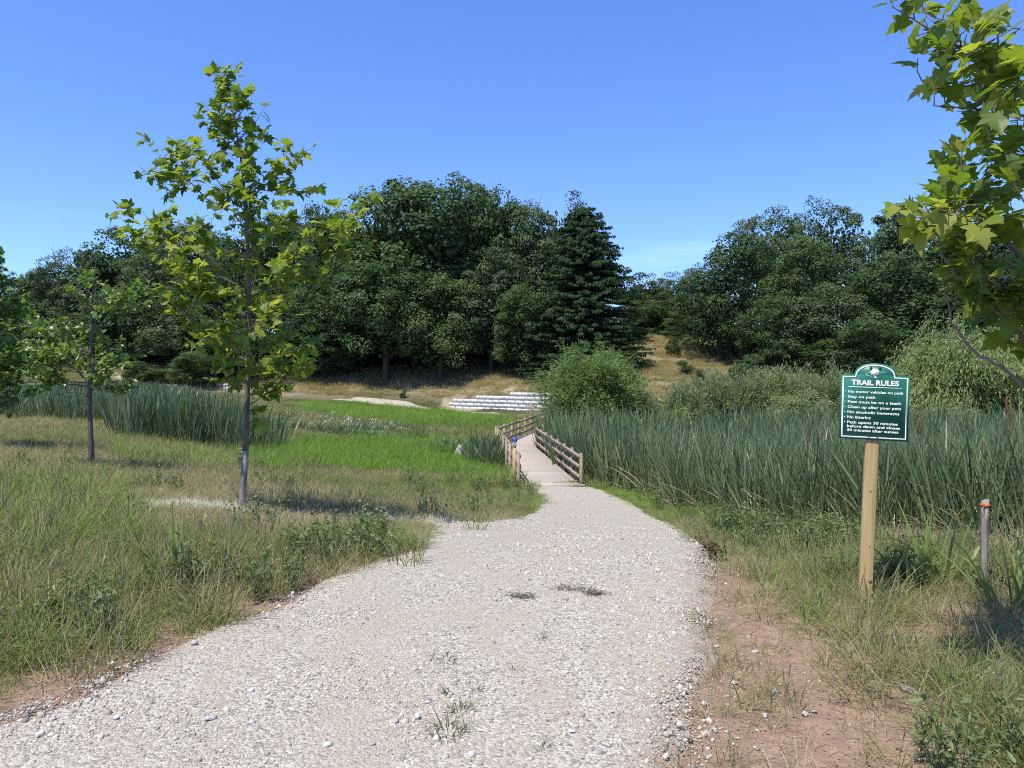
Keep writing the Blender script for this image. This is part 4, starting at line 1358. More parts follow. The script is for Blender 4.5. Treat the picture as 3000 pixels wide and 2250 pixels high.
def gravel_pieces():
    g = np.random.default_rng(100)
    meshes = [rock_mesh('gravel_piece', 500 + k, ICO1, M_PIECES, 1.0, .8, 9) for k in range(8)]
    rho = lambda d: np.interp(d, [1.5, 3, 5, 8, 12, 18, 27], [3400, 3000, 1800, 760, 300, 130, 60])
    x, y = cone_points(rho, 1.9, 27, half=.72, margin=.4, seed=101)
    l, r = path_edges(y)
    e = (vnoise(x, y, .5, 102, 2) - .5)
    inside = (x > l - .02 + e * .25) & (x < r + .02 + e * .25)
    spill = (x > l - .45) & (x < r + .75) & ~inside
    n1 = .5 * vnoise(x, y * .45, .8, 103, 3) + .5 * vnoise(x, y, .5, 104, 2)
    keep = (inside & (g.random(len(x)) < .38 + .8 * smooth(.38, .62, n1))) | (spill & (g.random(len(x)) < .20 * np.clip(1 - np.maximum(l - x, x - r) / np.where(x < l, .45, .75), 0, 1)))
    x, y, n1 = x[keep], y[keep], n1[keep]; l, r = path_edges(y)
    n = len(x)
    s = np.exp(g.normal(math.log(.0040), .5, n)) * np.interp(y, [2, 5, 10, 27], [1, 1.15, 1.6, 2.4]) * (.85 + .5 * (n1 > .5))
    s = np.clip(s, .003, .026)
    inside = (x > l) & (x < r)
    z = ground(x, y) + np.where(inside, .036, .004) + (vnoise(x, y, .35, 91, 2) - .5) * .012 * inside
    rot = np.c_[g.normal(0, .5, n), g.normal(0, .5, n), g.uniform(0, 6.28, n)]
    t = np.clip(g.beta(2.0, 1.5, n), 0, .97)
    t[g.random(n) < .012] = 1.0
    instancer('gravel', np.c_[x, y, z], rot, np.c_[s, s, s], t, g.integers(0, 8, n), meshes, 'loose pale crushed gravel covering the path', 'gravel')
gravel_pieces()

# dirt specks of grass: small sparse tufts on the bare soil
def dirt_tufts():
    g = np.random.default_rng(110)
    x, y = cone_points(lambda d: np.full_like(d, 26.0), 2.2, 7, seed=111)
    mk = masks(x, y, ground(x, y))
    _, r = path_edges(y)
    keep = (mk['dirt'] | ((x > r) & (x < r + 2.5))) & (vnoise(x, y, .4, 112) > .42)
    place('sparse_grass', x, y, keep, K_SHORT, np.full(len(x), .7), np.clip(g.normal(.3, .14, len(x)), 0, .7), 'thin sparse grass tufts on the reddish bare soil', 'grass', 113, lean=.2)
dirt_tufts()

# ------------------------------------------------------------------ leaf shapes
def leaf_from_half(half, centre, droop=.16, stalk=.25):
    """half outline from base to tip on +x; mirrored; fan about the centre, folded along the midrib and drooping"""
    R = list(half); Lf = [(-x, y) for x, y in reversed(half[1:-1])]
    P = np.array(R + Lf)
    z = .16 * np.abs(P[:, 0]) - droop * (P[:, 1] - .2) ** 2 - .10 * np.abs(P[:, 0]) ** 2 * 2
    V = np.r_[np.c_[P, z], [[centre[0], centre[1], -.02]]]
    n = len(P)
    T = [[i, (i + 1) % n, n] for i in range(n)]
    # stalk as a thin sliver
    V = np.r_[V, [[-.012, 0, 0], [.012, 0, 0], [0.0, -stalk, .04]]]
    T.append([n + 1, n + 3, n + 2])
    return V, np.array(T)

SYC_HALF = [(0, .02), (.14, -.07), (.30, -.06), (.52, .03), (.42, .13), (.40, .22), (.52, .30), (.68, .52), (.50, .52), (.36, .50), (.28, .49), (.31, .62), (.27, .74), (.13, .86), (0, 1.06)]
SYC_V, SYC_T = leaf_from_half(SYC_HALF, (0, .34), .30)
OAK_HALF = [(0, .0), (.05, .10), (.15, .22), (.08, .30), (.22, .42), (.11, .50), (.28, .66), (.13, .72), (.18, .88), (.06, .92), (0, 1.0)]
OAK_V, OAK_T = leaf_from_half(OAK_HALF, (0, .5), .2, .1)

def frames(axis, nrm):
    a = norm(axis); s = norm(np.cross(a, nrm)); u = np.cross(s, a)
    return np.stack([s, a, u], -1)        # columns: x, y, z of the leaf

def leaves_np(mb, shape, P, axis, nrm, size, tint):
    V, T = shape
    R = frames(axis, nrm)
    n, m = len(P), len(V)
    vv = np.einsum('nij,mj->nmi', R, V) * np.asarray(size)[:, None, None] + P[:, None]
    tt = (np.arange(n)[:, None, None] * m + T[None]).reshape(-1, 3)
    mb.add(vv.reshape(-1, 3), tris=tt, tint=np.repeat(tint, m))

def bez(p0, p1, sag, n=7, wob=None, g=None):
    p0, p1 = np.asarray(p0, float), np.asarray(p1, float)
    t = np.linspace(0, 1, n)[:, None]
    c = (p0 + p1) / 2 + np.asarray(sag)
    P = (1 - t) ** 2 * p0 + 2 * t * (1 - t) * c + t ** 2 * p1
    if wob and g is not None:
        P[1:-1] += g.normal(0, wob, (n - 2, 3))
    return P

class Young:
    """a young tree: trunk polyline, limbs to given tips, twigs and separate leaves"""
    def __init__(self, root_xyz, seed):
        self.o = np.array(root_xyz, float); self.g = np.random.default_rng(seed)
        self.wood = MB(); self.lp, self.la, self.ln, self.ls, self.lt = [], [], [], [], []
        self.limbs = []; self.mains = []; self.count = 0
    def trunk(self, pts, radii):
        self.tp = np.array(pts) - self.o; self.tr = np.array(radii)
    def at(self, z):
        return np.array([np.interp(z, self.tp[:, 2], self.tp[:, k]) for k in range(3)])
    def rad(self, z):
        return float(np.interp(z, self.tp[:, 2], self.tr))
    def limb(self, tip, drop=.45, r=None, leafy=True, sag=-.05, step=.17, tw=(.18, .42), dens=1.0, size=(.13, .21), start=.28, z0=None, attach=False):
        g = self.g
        tip = np.asarray(tip, float) - self.o
        hd = np.hypot(*(tip[:2] - self.at(tip[2])[:2]))
        zb = z0 if z0 is not None else max(self.tp[0, 2] + .2, tip[2] - hd * drop - .08)
        zb = min(zb, self.tp[-1, 2] - .02)
        p0 = self.at(zb)
        Ln = np.linalg.norm(tip - p0)
        r0 = r or min(self.rad(zb) * .6, .006 + .009 * Ln)
        self.count += 1
        if attach and self.mains and self.count % 4:
            # fork from the nearest main limb instead of the stem
            best = None
            for M_, R_ in self.mains:
                for i in (2, 3, 4, 5):
                    dd = np.linalg.norm(tip - M_[i])
                    if M_[i][2] < tip[2] + .05 and dd < Ln * .8 and (best is None or dd < best[0]):
                        best = (dd, M_[i], R_[i])
            if best is not None:
                Ln, p0, r0 = best[0], best[1], min(best[2] * .75, .004 + .008 * best[0])
                start = min(start, .2)
        main = attach and p0 is not None and Ln > .45
        P = bez(p0, tip, (0, 0, sag * Ln), 8, .012 * Ln, g)
        self.limbs.append((P, np.linspace(r0, .0025, 8)))
        if main:
            self.mains.append((P, np.linspace(r0, .0025, 8)))
        if not leafy:
            return P
        n = max(2, int(Ln * (1 - start) / step))
        d_out = norm((tip - p0) * np.array([1, 1, .25]))
        for k in range(n + 1):
            t = start + (1 - start) * (k + g.uniform(-.3, .3)) / max(n, 1)
            t = min(max(t, .05), 1.0)
            b = np.array([np.interp(t, np.linspace(0, 1, 8), P[:, i]) for i in range(3)])
            dr = norm(d_out * .5 + norm(g.normal(size=3)) * .85 + np.array([0, 0, .42]))
            Lt = g.uniform(*tw) * (1.1 - .35 * t) * min(1, .5 + Ln)
            e = b + dr * Lt
            tp = bez(b, e, g.normal(0, .03, 3), 4)
            self.limbs.append((tp, np.array([.004, .0035, .003, .0018])))
            m = max(2, int(round(Lt / .085 * dens * g.uniform(.7, 1.2))))
            for j in range(m + 1):
                u = (j + .6) / (m + .6)
                q = b + (e - b) * u
                ax = norm(dr * .5 + norm(g.normal(size=3)) * .9 + d_out * .35 + np.array([0, 0, -.22]))
                s = g.uniform(*size) * (1.0 if j < m else .7)
                self.leaf(q + ax * s * .24, ax, s)
        return P
    def leaf(self, p, ax, s):
        g = self.g
        self.lp.append(p); self.la.append(ax)
        self.ln.append(norm(np.array([0, 0, 1.0]) + g.normal(0, .42, 3) + np.array([-.25, -.30, 0])))
        self.ls.append(s); self.lt.append(g.uniform(.05, .95))
    def finish(self, name, label, cat, bark, shape, mat_o, mat_s, n_obj=300, pale=None, view=None, n=9):
        g = self.g
        root = empty(name, tuple(self.o)); tag(root, label, cat)
        if pale:
            k = pale
            mb = MB(); mb.tube(self.tp[:k + 1], self.tr[:k + 1] * 1.0, n, seed=4); mb.build('trunk_base', M_PALEBARK, root, True)
            mb = MB(); mb.tube(self.tp[k:], self.tr[k:], n, seed=5); tk = mb.build('trunk', bark, root, True)
        else:
            mb = MB(); mb.tube(self.tp, self.tr, n, seed=5); tk = mb.build('trunk', bark, root, True)
        mb = MB()
        for P, r in self.limbs:
            mb.tube(P, r, 5 if r[0] > .006 else 3, cap=False)
        br = mb.build('branches', bark, root, True)
        P = np.array(self.lp); A = np.array(self.la); N_ = np.array(self.ln); s = np.array(self.ls); t = np.array(self.lt)
        Wp = P + self.o
        px, py = proj(Wp[:, 0], Wp[:, 1], Wp[:, 2])
        seen = (px > -60) & (px < 3060) & (py > -60) & (py < 2300)
        score = s / Wp[:, 1] - (~seen) * 1.0
        order = np.argsort(-score)
        nob = min(n_obj, int(seen.sum()))
        ob, rs = order[:nob], order[nob:]
        crown = empty('crown', (0, 0, 0)); crown.parent = root
        me = []
        for k in range(3):
            mb = MB(); v = shape[0].copy()
            v[:, 2] += [.0, .12, -.1][k] * v[:, 0] ** 2 + [0, -.08, .06][k] * v[:, 1]
            mb.add(v, tris=shape[1], tint=.5); me.append(mb.mesh('leaf', mat_o))
        R = frames(A, N_)
        for i in ob:
            o = inst('leaf', me[i % 3], crown)
            M = Matrix(R[i].tolist()).to_4x4()
            M.translation = Vector(P[i])
            o.matrix_local = M @ Matrix.Scale(float(s[i]), 4)
        if len(rs):
            mb = MB(); leaves_np(mb, shape, P[rs], A[rs], N_[rs], s[rs], t[rs])
            o = mb.build('other_leaves', mat_s, crown); tag(o, kind='stuff')
        return root

def dead_twigs(name, label, paths, mat=M_TWIG, parent=None):
    mb = MB()
    base = np.array(paths[0][0][0], float)
    for P, r0, r1 in paths:
        P = np.array(P, float) - base
        t = np.linspace(0, len(P) - 1, len(P) * 3)
        Q = np.c_[[np.interp(t, range(len(P)), P[:, k]) for k in range(3)]].T
        Q[1:-1] += rng.normal(0, .004, Q[1:-1].shape)
        mb.tube(Q, np.linspace(r0, r1, len(Q)), 5)
    o = mb.build(name, mat, parent, True)
    o.location = base if parent is None else base - np.array(parent.location)
    if parent is None:
        tag(o, label, 'branch')
    return o

# ------------------------------------------------------------------ young sycamore left of the path
def sycamore():
    d = 11.0
    zb = G(-3.86, d)
    base = np.array([-3.86, d, zb])
    px = [(708, 1500), (711, 1460), (714, 1400), (719, 1320), (722, 1255), (724, 1180), (727, 1060), (730, 920), (729, 800), (724, 680), (716, 560), (708, 480), (692, 380), (676, 300), (655, 230), (640, 190)]
    T = Young(base, 21)
    pts = [W(a, b, d) for a, b in px]
    pts[0] = base - np.array([0, 0, .15]); pts[1][2] = max(pts[1][2], zb + .02)
    T.trunk(pts, [.058, .052, .049, .050, .044, .040, .037, .033, .030, .025, .020, .016, .012, .009, .006, .003])
    g = T.g
    tips = [  # px, py, depth offset
        (640, 215, 0), (690, 235, .1), (720, 290, -.1), (665, 275, .15), (760, 340, 0), (640, 345, -.2), (700, 400, .2), (735, 430, -.2), (612, 330, .1), (655, 440, -.3), (700, 500, -.35), (735, 540, .35),
        (450, 440, .1), (520, 420, .3), (560, 425, -.2), (600, 470, -.4), (440, 510, -.2), (500, 560, .2), (560, 520, .4),
        (880, 450, .1), (830, 430, -.2), (900, 550, .0), (800, 500, .35), (840, 600, -.35), (780, 600, -.5), (770, 660, .4),
        (355, 640, .0), (410, 610, -.4), (385, 700, .3), (450, 690, -.6), (480, 640, .5), (530, 720, -.7), (590, 700, .6), (620, 640, -.6),
        (1085, 590, .1), (1040, 640, .4), (1060, 690, .0), (990, 680, -.4), (960, 745, .2), (890, 740, -.5), (930, 790, -.1), (860, 690, .5), (830, 780, -.8),
        (480, 850, .1), (540, 800, -.5), (600, 820, -.9), (560, 900, .3), (640, 900, -.8), (690, 850, .7), (500, 860, -.5), (640, 760, .5), (790, 850, .5), (820, 890, -.6),
        (590, 990, -.4), (560, 1010, .2), (650, 960, -.7), (690, 1010, .6), (880, 930, .0), (900, 1010, -.2), (850, 980, .5), (800, 960, -.7), (905, 1070, .2), (870, 1090, -.4), (790, 1060, -.6), (680, 1060, -.6), (640, 1080, .3), (830, 1130, .1), (790, 1150, -.1), (700, 1130, .2), (760, 1100, .5)]
    for a, b, o in tips:
        dd = d + o * 1.5
        p = W(a, b, dd)
        low = b > 930
        T.limb(p, drop=.75 if b < 930 else .25, sag=-.10 if b < 700 else -.05, dens=1.7 if b < 880 else 1.25, step=.14, start=.30, size=(.10, .165), attach=True)
    # leaves close round the stem
    for z in np.linspace(2.0, 5.9, 44):
        b = T.at(z); az = g.uniform(0, 6.28); L_ = g.uniform(.15, .4)
        T.limb(T.o + b + np.array([math.cos(az) * L_, math.sin(az) * L_, .12]), drop=.3, step=.14, start=.4, r=.004, tw=(.1, .25), size=(.085, .14))
    root = T.finish('young_sycamore', 'slender young sycamore with bright lobed leaves on the left meadow', 'tree', M_SYCBARK, (SYC_V, SYC_T), M_SYCO, M_SYC, 300, pale=3)
    # bare twigs and a curl of peeling bark
    mb = MB()
    o = np.array(root.location)
    for P in ([(728, 1000), (770, 960), (800, 905)], [(728, 1000), (690, 950), (640, 900)], [(735, 880), (745, 800), (760, 790)], [(840, 990), (900, 860), (972, 800)], [(724, 1230), (745, 1170), (752, 1120)], [(640, 790), (560, 700), (505, 650)]):
        Q = np.array([W(a, b, d - .25) for a, b in P]) - o
        mb.tube(bez(Q[0], Q[2], Q[1] - (Q[0] + Q[2]) / 2, 7), np.linspace(.006, .002, 7), 4)
    mb.build('bare_twig', M_TWIG, root, True)
    mb = MB()
    for k, (a, b) in enumerate([(708, 1330), (711, 1318), (706, 1345), (727, 1350), (703, 1372), (716, 1300)]):
        q = W(a, b, d - .06) - o
        sd = -1 if a < 717 else 1
        mb.tube(np.array([q, q + [sd * .025, -.02, .02], q + [sd * .045, -.03, .005 + .02 * (k % 2)]]), [.014, .010, .004], 4, seed=k)
    mb.build('peeling_bark', M_PALEBARK, root)
sycamore()

# ------------------------------------------------------------------ near sycamore leaning in from the right edge
def sycamore_right():
    d = 3.9
    x0 = 3.15
    zb = G(x0, d)
    T = Young((x0, d, zb), 33)
    pts = [(x0, d, zb - .1), (x0 + .01, d, zb + .6), (x0 - .01, d, 1.5), (x0 - .03, d, 2.4), (x0 - .02, d + .02, 3.2), (x0 - .05, d, 4.1), (x0 - .05, d, 5.0)]
    T.trunk(pts, [.075, .068, .060, .050, .038, .025, .008])
    g = T.g
    tips = [(2615, 20, -.1, .5), (2700, 30, .2, .5), (2780, 60, -.2, .5), (2750, 95, .1, .5), (2860, 40, .3, .5), (2930, 60, -.3, .5), (2830, 160, -.1, .6), (2900, 180, .3, .6), (2960, 170, -.3, .6),
            (2715, 265, .0, .35), (2735, 310, -.1, .4), (2810, 250, .2, .5), (2870, 290, -.2, .5), (2940, 300, .2, .5), (2860, 370, -.3, .6), (2930, 400, .1, .6), (2980, 350, .3, .6), (2985, 230, -.2, .6),
            (2700, 590, -.05, .85), (2735, 555, .05, .85), (2790, 520, -.1, .8), (2830, 480, .15, .8), (2700, 640, -.2, .85), (2770, 620, -.3, .85), (2840, 580, .2, .8), (2890, 520, -.2, .7), (2950, 480, .1, .7), (2980, 560, -.3, .7),
            (2800, 690, -.1, .8), (2870, 660, .2, .8), (2930, 640, -.3, .7), (2960, 720, .1, .7), (2840, 770, -.1, .7), (2890, 800, .2, .7), (2940, 830, -.2, .6), (2900, 900, .0, .5), (2950, 920, .2, .5), (2985, 870, -.2, .5), (2900, 120, .2, .6), (2955, 90, -.1, .6), (2990, 140, .2, .6), (2920, 240, -.1, .6), (2890, 340, .1, .6), (2960, 430, -.2, .6), (2985, 480, .1, .7), (2900, 450, .3, .7), (2780, 560, .1, .8), (2745, 610, -.1, .85), (2820, 620, -.2, .8), (2900, 580, .0, .8), (2870, 860, -.2, .5), (2975, 940, .1, .3)]
    tips.sort(key=lambda q: q[0])
    for a, b, o, dr in tips:
        T.limb(W(a, b, d + o * 1.2), drop=dr, sag=-.04, dens=1.35, step=.15, start=.40, tw=(.12, .30), size=(.076, .128), attach=True)
    # the far side of the crown, outside the frame
    for k in range(26):
        az = g.uniform(-1.4, 1.6); L_ = g.uniform(.5, 1.2); z = g.uniform(1.4, 4.6)
        T.limb(np.array([x0 + math.cos(az) * L_, d + math.sin(az) * L_, z]), drop=.6, dens=.8, step=.2, size=(.07, .12), attach=True)
    T.finish('near_sycamore', 'near sycamore reaching its leafy branches in over the right edge', 'tree', M_SYCBARK, (SYC_V, SYC_T), M_SYCO, M_SYC, 300, n=10)
    B = lambda L_: [W(a, b, q) for a, b, q in L_]
    dead_twigs('bare_branch', 'bare curving dead branch hanging in front of the right willow', [
        (B([(3060, 1180, 3.92), (2990, 1120, 3.87), (2920, 1065, 3.83), (2860, 1035, 3.83), (2820, 985, 3.81), (2792, 950, 3.79), (2785, 905, 3.79), (2768, 870, 3.79), (2765, 790, 3.79), (2758, 740, 3.79), (2772, 675, 3.79)]), .010, .002),
        (B([(2790, 905, 3.79), (2815, 860, 3.79), (2835, 820, 3.79), (2860, 780, 3.79)]), .004, .0015),
        (B([(2840, 1005, 3.82), (2880, 980, 3.87), (2915, 960, 3.92)]), .003, .001),
        (B([(2810, 992, 3.82), (2760, 990, 3.87), (2705, 965, 3.92)]), .003, .001),
        (B([(2890, 1050, 3.83), (2940, 1055, 3.78)]), .003, .001)])
sycamore_right()

# ------------------------------------------------------------------ small oak further left
def small_oak():
    d = 18.0
    zb = G(-9.83, d)
    T = Young((-9.83, d, zb), 45)
    px = [(270, 1372), (268, 1330), (264, 1240), (262, 1175), (264, 1120), (266, 1030), (268, 950), (270, 880), (276, 820), (282, 760)]
    pts = [W(a, b, d) for a, b in px]; pts[0] = np.array([-9.83, d, zb - .15]); pts[1][2] = max(pts[1][2], zb + .05)
    T.trunk(pts, [.075, .066, .058, .055, .05, .042, .034, .026, .016, .006])
    g = T.g
    tips = [(215, 835, 0), (245, 820, .4), (275, 820, -.3), (300, 840, .3), (215, 870, -.4), (250, 890, .5), (330, 880, -.2), (400, 850, .2), (435, 845, 0), (385, 880, -.4), (350, 900, .6), (420, 890, -.2), (300, 930, -.5), (270, 960, .6),
            (90, 965, 0), (120, 975, -.5), (165, 955, .3), (200, 960, -.4), (70, 1040, .1), (100, 1020, .6), (130, 1040, -.6), (170, 1000, .8), (65, 1085, -.2), (100, 1100, .3), (140, 1090, -.4), (180, 1050, -.9), (220, 1000, -.7), (230, 1030, .7), (120, 1130, 0), (105, 1140, .3),
            (300, 1060, -.7), (340, 1065, .1), (370, 1075, -.4), (330, 1100, -.8), (400, 1035, .4), (350, 1020, .8), (300, 1000, .2), (250, 1090, -.8), (290, 1120, -.6), (320, 1145, .2), (360, 1140, -.2), (400, 1120, .3), (270, 1130, .5), (230, 1080, .9), (310, 970, .9)]
    for a, b, o in tips:
        T.limb(W(a, b - 8, d + o), drop=.45 if b < 1040 else -.05, sag=.08, dens=3.0, step=.10, tw=(.12, .28), size=(.13, .21), start=.42, attach=True)
    root = T.finish('small_oak', 'small young oak with a dark slim trunk on the dry left meadow', 'tree', M_OAKBARK, (OAK_V * np.array([1.25, 1, 1]), OAK_T), M_OAKO, M_OAK, 300)
    mb = MB(); o = np.array(root.location)
    for P, r in (([(268, 900), (215, 840), (170, 770), (150, 725)], .014), ([(170, 770), (185, 745), (200, 735)], .005), ([(160, 755), (135, 765), (120, 758)], .005), ([(158, 745), (157, 720), (155, 712)], .004), ([(278, 800), (282, 745), (288, 705)], .008), ([(287, 715), (305, 705), (325, 690)], .004),
                 ([(263, 1185), (225, 1182), (205, 1165), (175, 1155)], .008), ([(264, 1170), (240, 1150), (190, 1150), (130, 1160)], .008), ([(262, 1180), (295, 1180), (330, 1160), (370, 1155)], .009), ([(230, 1140), (180, 1120), (150, 1085)], .006), ([(205, 1165), (170, 1150), (140, 1150)], .004), ([(190, 1150), (215, 1160), (225, 1140)], .004), ([(345, 1010), (320, 1020), (300, 1035)], .006)):
        Q = np.array([W(a, b, d - .15) for a, b in P]) - o
        t = np.linspace(0, len(Q) - 1, 9)
        Q2 = np.array([np.interp(t, range(len(Q)), Q[:, k]) for k in range(3)]).T
        mb.tube(Q2, np.linspace(r, r * .3, 9), 4)
    mb.build('bare_branch', M_OAKBARK, root, True)
small_oak()

def edge_tree():
    d = 25.0
    x0 = W(-75, 0, d)[0]
    zb = G(x0, d)
    T = Young((x0, d, zb), 57)
    T.trunk([(x0, d, zb - .2), (x0, d, zb + 1), (x0 + .05, d, zb + 3), (x0 + .02, d, zb + 5), (x0, d, zb + 7.2)], [.12, .1, .075, .045, .01])
    g = T.g
    for k in range(120):
        z = 1.9 + 5.0 * g.random() ** 1.1
        R = 2.0 * (1 - ((z - 2.2) / 5.3) ** 2 if z > 2.2 else .9)
        az = g.uniform(0, 6.28)
        T.limb(np.array([x0 + math.cos(az) * R * g.uniform(.75, 1.05), d + math.sin(az) * R * g.uniform(.75, 1.05), zb + z]), drop=.5, dens=1.8, step=.17, size=(.11, .18), tw=(.2, .5), start=.35)
    T.finish('young_tree', 'bright leafy young tree cut by the left edge of the picture', 'tree', M_OAKBARK, (SYC_V, SYC_T), M_OAKO, M_OAK, 150)
edge_tree()

# ------------------------------------------------------------------ forest trees
def crown_mesh(name, seed, H=20.0, R=7.0, zlow=.10, zc=.58, n_clump=95, per=150, leaf=.42, lobes=6, mat=M_FOREST, squash=.8, rc=(.17, .30), flat=0.0, top=1.0):
    g = np.random.default_rng(seed)
    mb = MB()
    # several overlapping lobes make an uneven outline
    lb = []
    for k in range(lobes):
        a = k * 2.4 + g.uniform(0, 1); rr = g.uniform(.15, .5) * R
        z = g.uniform(.32, .80) * H
        lr = R * g.uniform(.45, .68)
        lb.append((np.array([math.cos(a) * rr, math.sin(a) * rr, z]), np.array([lr, lr, lr * g.uniform(.9, 1.25)])))
    lb.append((np.array([0, 0, zc * H]), np.array([R * .8, R * .8, H * (1 - zc) * .97 * top])))
    lb.append((np.array([0, 0, (zlow + .22) * H]), np.array([R * .82, R * .82, H * .24])))
    C = []
    while len(C) < n_clump:
        c, r = lb[int(g.integers(len(lb)))]
        u = norm(g.normal(size=3))
        if u[2] < -.5:
            continue
        p = c + u * r * g.uniform(.82, 1.0)
        if p[2] < zlow * H or p[2] > H:
            continue
        # drop points well inside another lobe
        if any((((p - c2) / r2) ** 2).sum() < .55 for c2, r2 in lb):
            continue
        C.append((p, norm(p - np.array([0, 0, .45 * H]))))
    for p, out in C:
        r = R * g.uniform(*rc)
        n = int(per * g.uniform(.7, 1.3))
        u = norm(g.normal(size=(n, 3)) + out * .55 + np.array([0, 0, .35]))
        q = p + u * r * g.uniform(.55, 1.05, (n, 1)) * np.array([1, 1, squash])
        nr = u + g.normal(0, .45, (n, 3)) + np.array([0, 0, .35])
        ax = np.cross(nr, g.normal(size=(n, 3))) + np.array([0, 0, -.3])
        ct = g.uniform(.1, .7)
        s = leaf * g.uniform(.6, 1.3, n)
        leaf_cards(mb, q, ax, nr, s, s * .62, np.clip(ct + g.normal(0, .13, n), 0, 1))
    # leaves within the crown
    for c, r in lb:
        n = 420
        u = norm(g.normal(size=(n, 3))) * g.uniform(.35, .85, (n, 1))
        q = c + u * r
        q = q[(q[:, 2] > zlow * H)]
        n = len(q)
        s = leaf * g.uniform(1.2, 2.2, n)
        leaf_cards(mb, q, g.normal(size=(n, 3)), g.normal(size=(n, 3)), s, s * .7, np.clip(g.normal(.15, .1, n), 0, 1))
    return mb.mesh('crown', mat), lb

def trunk_mesh(seed, lb, H=20.0, R=7.0, r0=.42):
    g = np.random.default_rng(seed)
    mb = MB()
    P = np.array([[0, 0, -.8], [0, 0, .5], [g.normal(0, .1), g.normal(0, .1), H * .2], [g.normal(0, .2), g.normal(0, .2), H * .45], [g.normal(0, .3), g.normal(0, .3), H * .75]])
    mb.tube(P, [r0 * 1.5, r0 * 1.1, r0 * .9, r0 * .6, r0 * .15], 9, seed=seed)
    for c, r in lb[:-1]:
        z0 = min(H * .5, max(H * .14, c[2] - H * .26))
        p0 = np.array([np.interp(z0, P[:, 2], P[:, 0]), np.interp(z0, P[:, 2], P[:, 1]), z0])
        Q = bez(p0, c, (0, 0, -.5), 7, .22, g)
        mb.tube(Q, np.linspace(r0 * .5, r0 * .08, 7), 6)
        for k in range(4):
            t = Q[int(g.integers(3, 7))]
            e = c + norm(g.normal(size=3)) * r * .85
            mb.tube(bez(t, e, g.normal(0, .3, 3), 5), np.linspace(r0 * .14, .02, 5), 4, cap=False)
    return mb.mesh('trunk', M_BARK, True)

VAR = []
for k, kw in enumerate([dict(), dict(lobes=8, rc=(.14, .25), n_clump=120, per=120), dict(zlow=.16, lobes=7), dict(leaf=.36, rc=(.12, .22), n_clump=140, per=110, lobes=5),
                        dict(mat=M_FOREST2, leaf=.34, rc=(.13, .24), n_clump=120, per=125), dict(mat=M_FOREST2, lobes=5, zc=.5, leaf=.36), dict(lobes=4, zc=.45, top=1.0, zlow=.0, leaf=.40), dict(lobes=9, squash=.5, rc=(.16, .28), n_clump=110, mat=M_FOREST2)]):
    cm, lb = crown_mesh('crown', 700 + k, **kw)
    co = np.empty(len(cm.vertices) * 3, np.float32); cm.vertices.foreach_get('co', co); co = co.reshape(-1, 3)
    VAR.append((cm, trunk_mesh(720 + k, lb), float(np.percentile(co[:, 2], 99.8)), float(np.percentile(np.abs(co[:, :2]), 98))))

def forest_tree(v, px, top, hw, d, label, name='forest_tree', group=None, base_py=None, rz=0.0, cat='tree'):
    x = (px - 1500) / 2253 * d
    z0 = G(x, d)
    zt = CAMZ + (1100 - top) / 2253 * d
    h = max(zt - z0, 2.0); r = hw / 2253 * d
    o = empty(name, (x, d, z0), rz)
    o.scale = (r / VAR[v][3], r / VAR[v][3], h / VAR[v][2])
    tag(o, label, cat, group)
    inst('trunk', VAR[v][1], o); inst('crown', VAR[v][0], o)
    return o

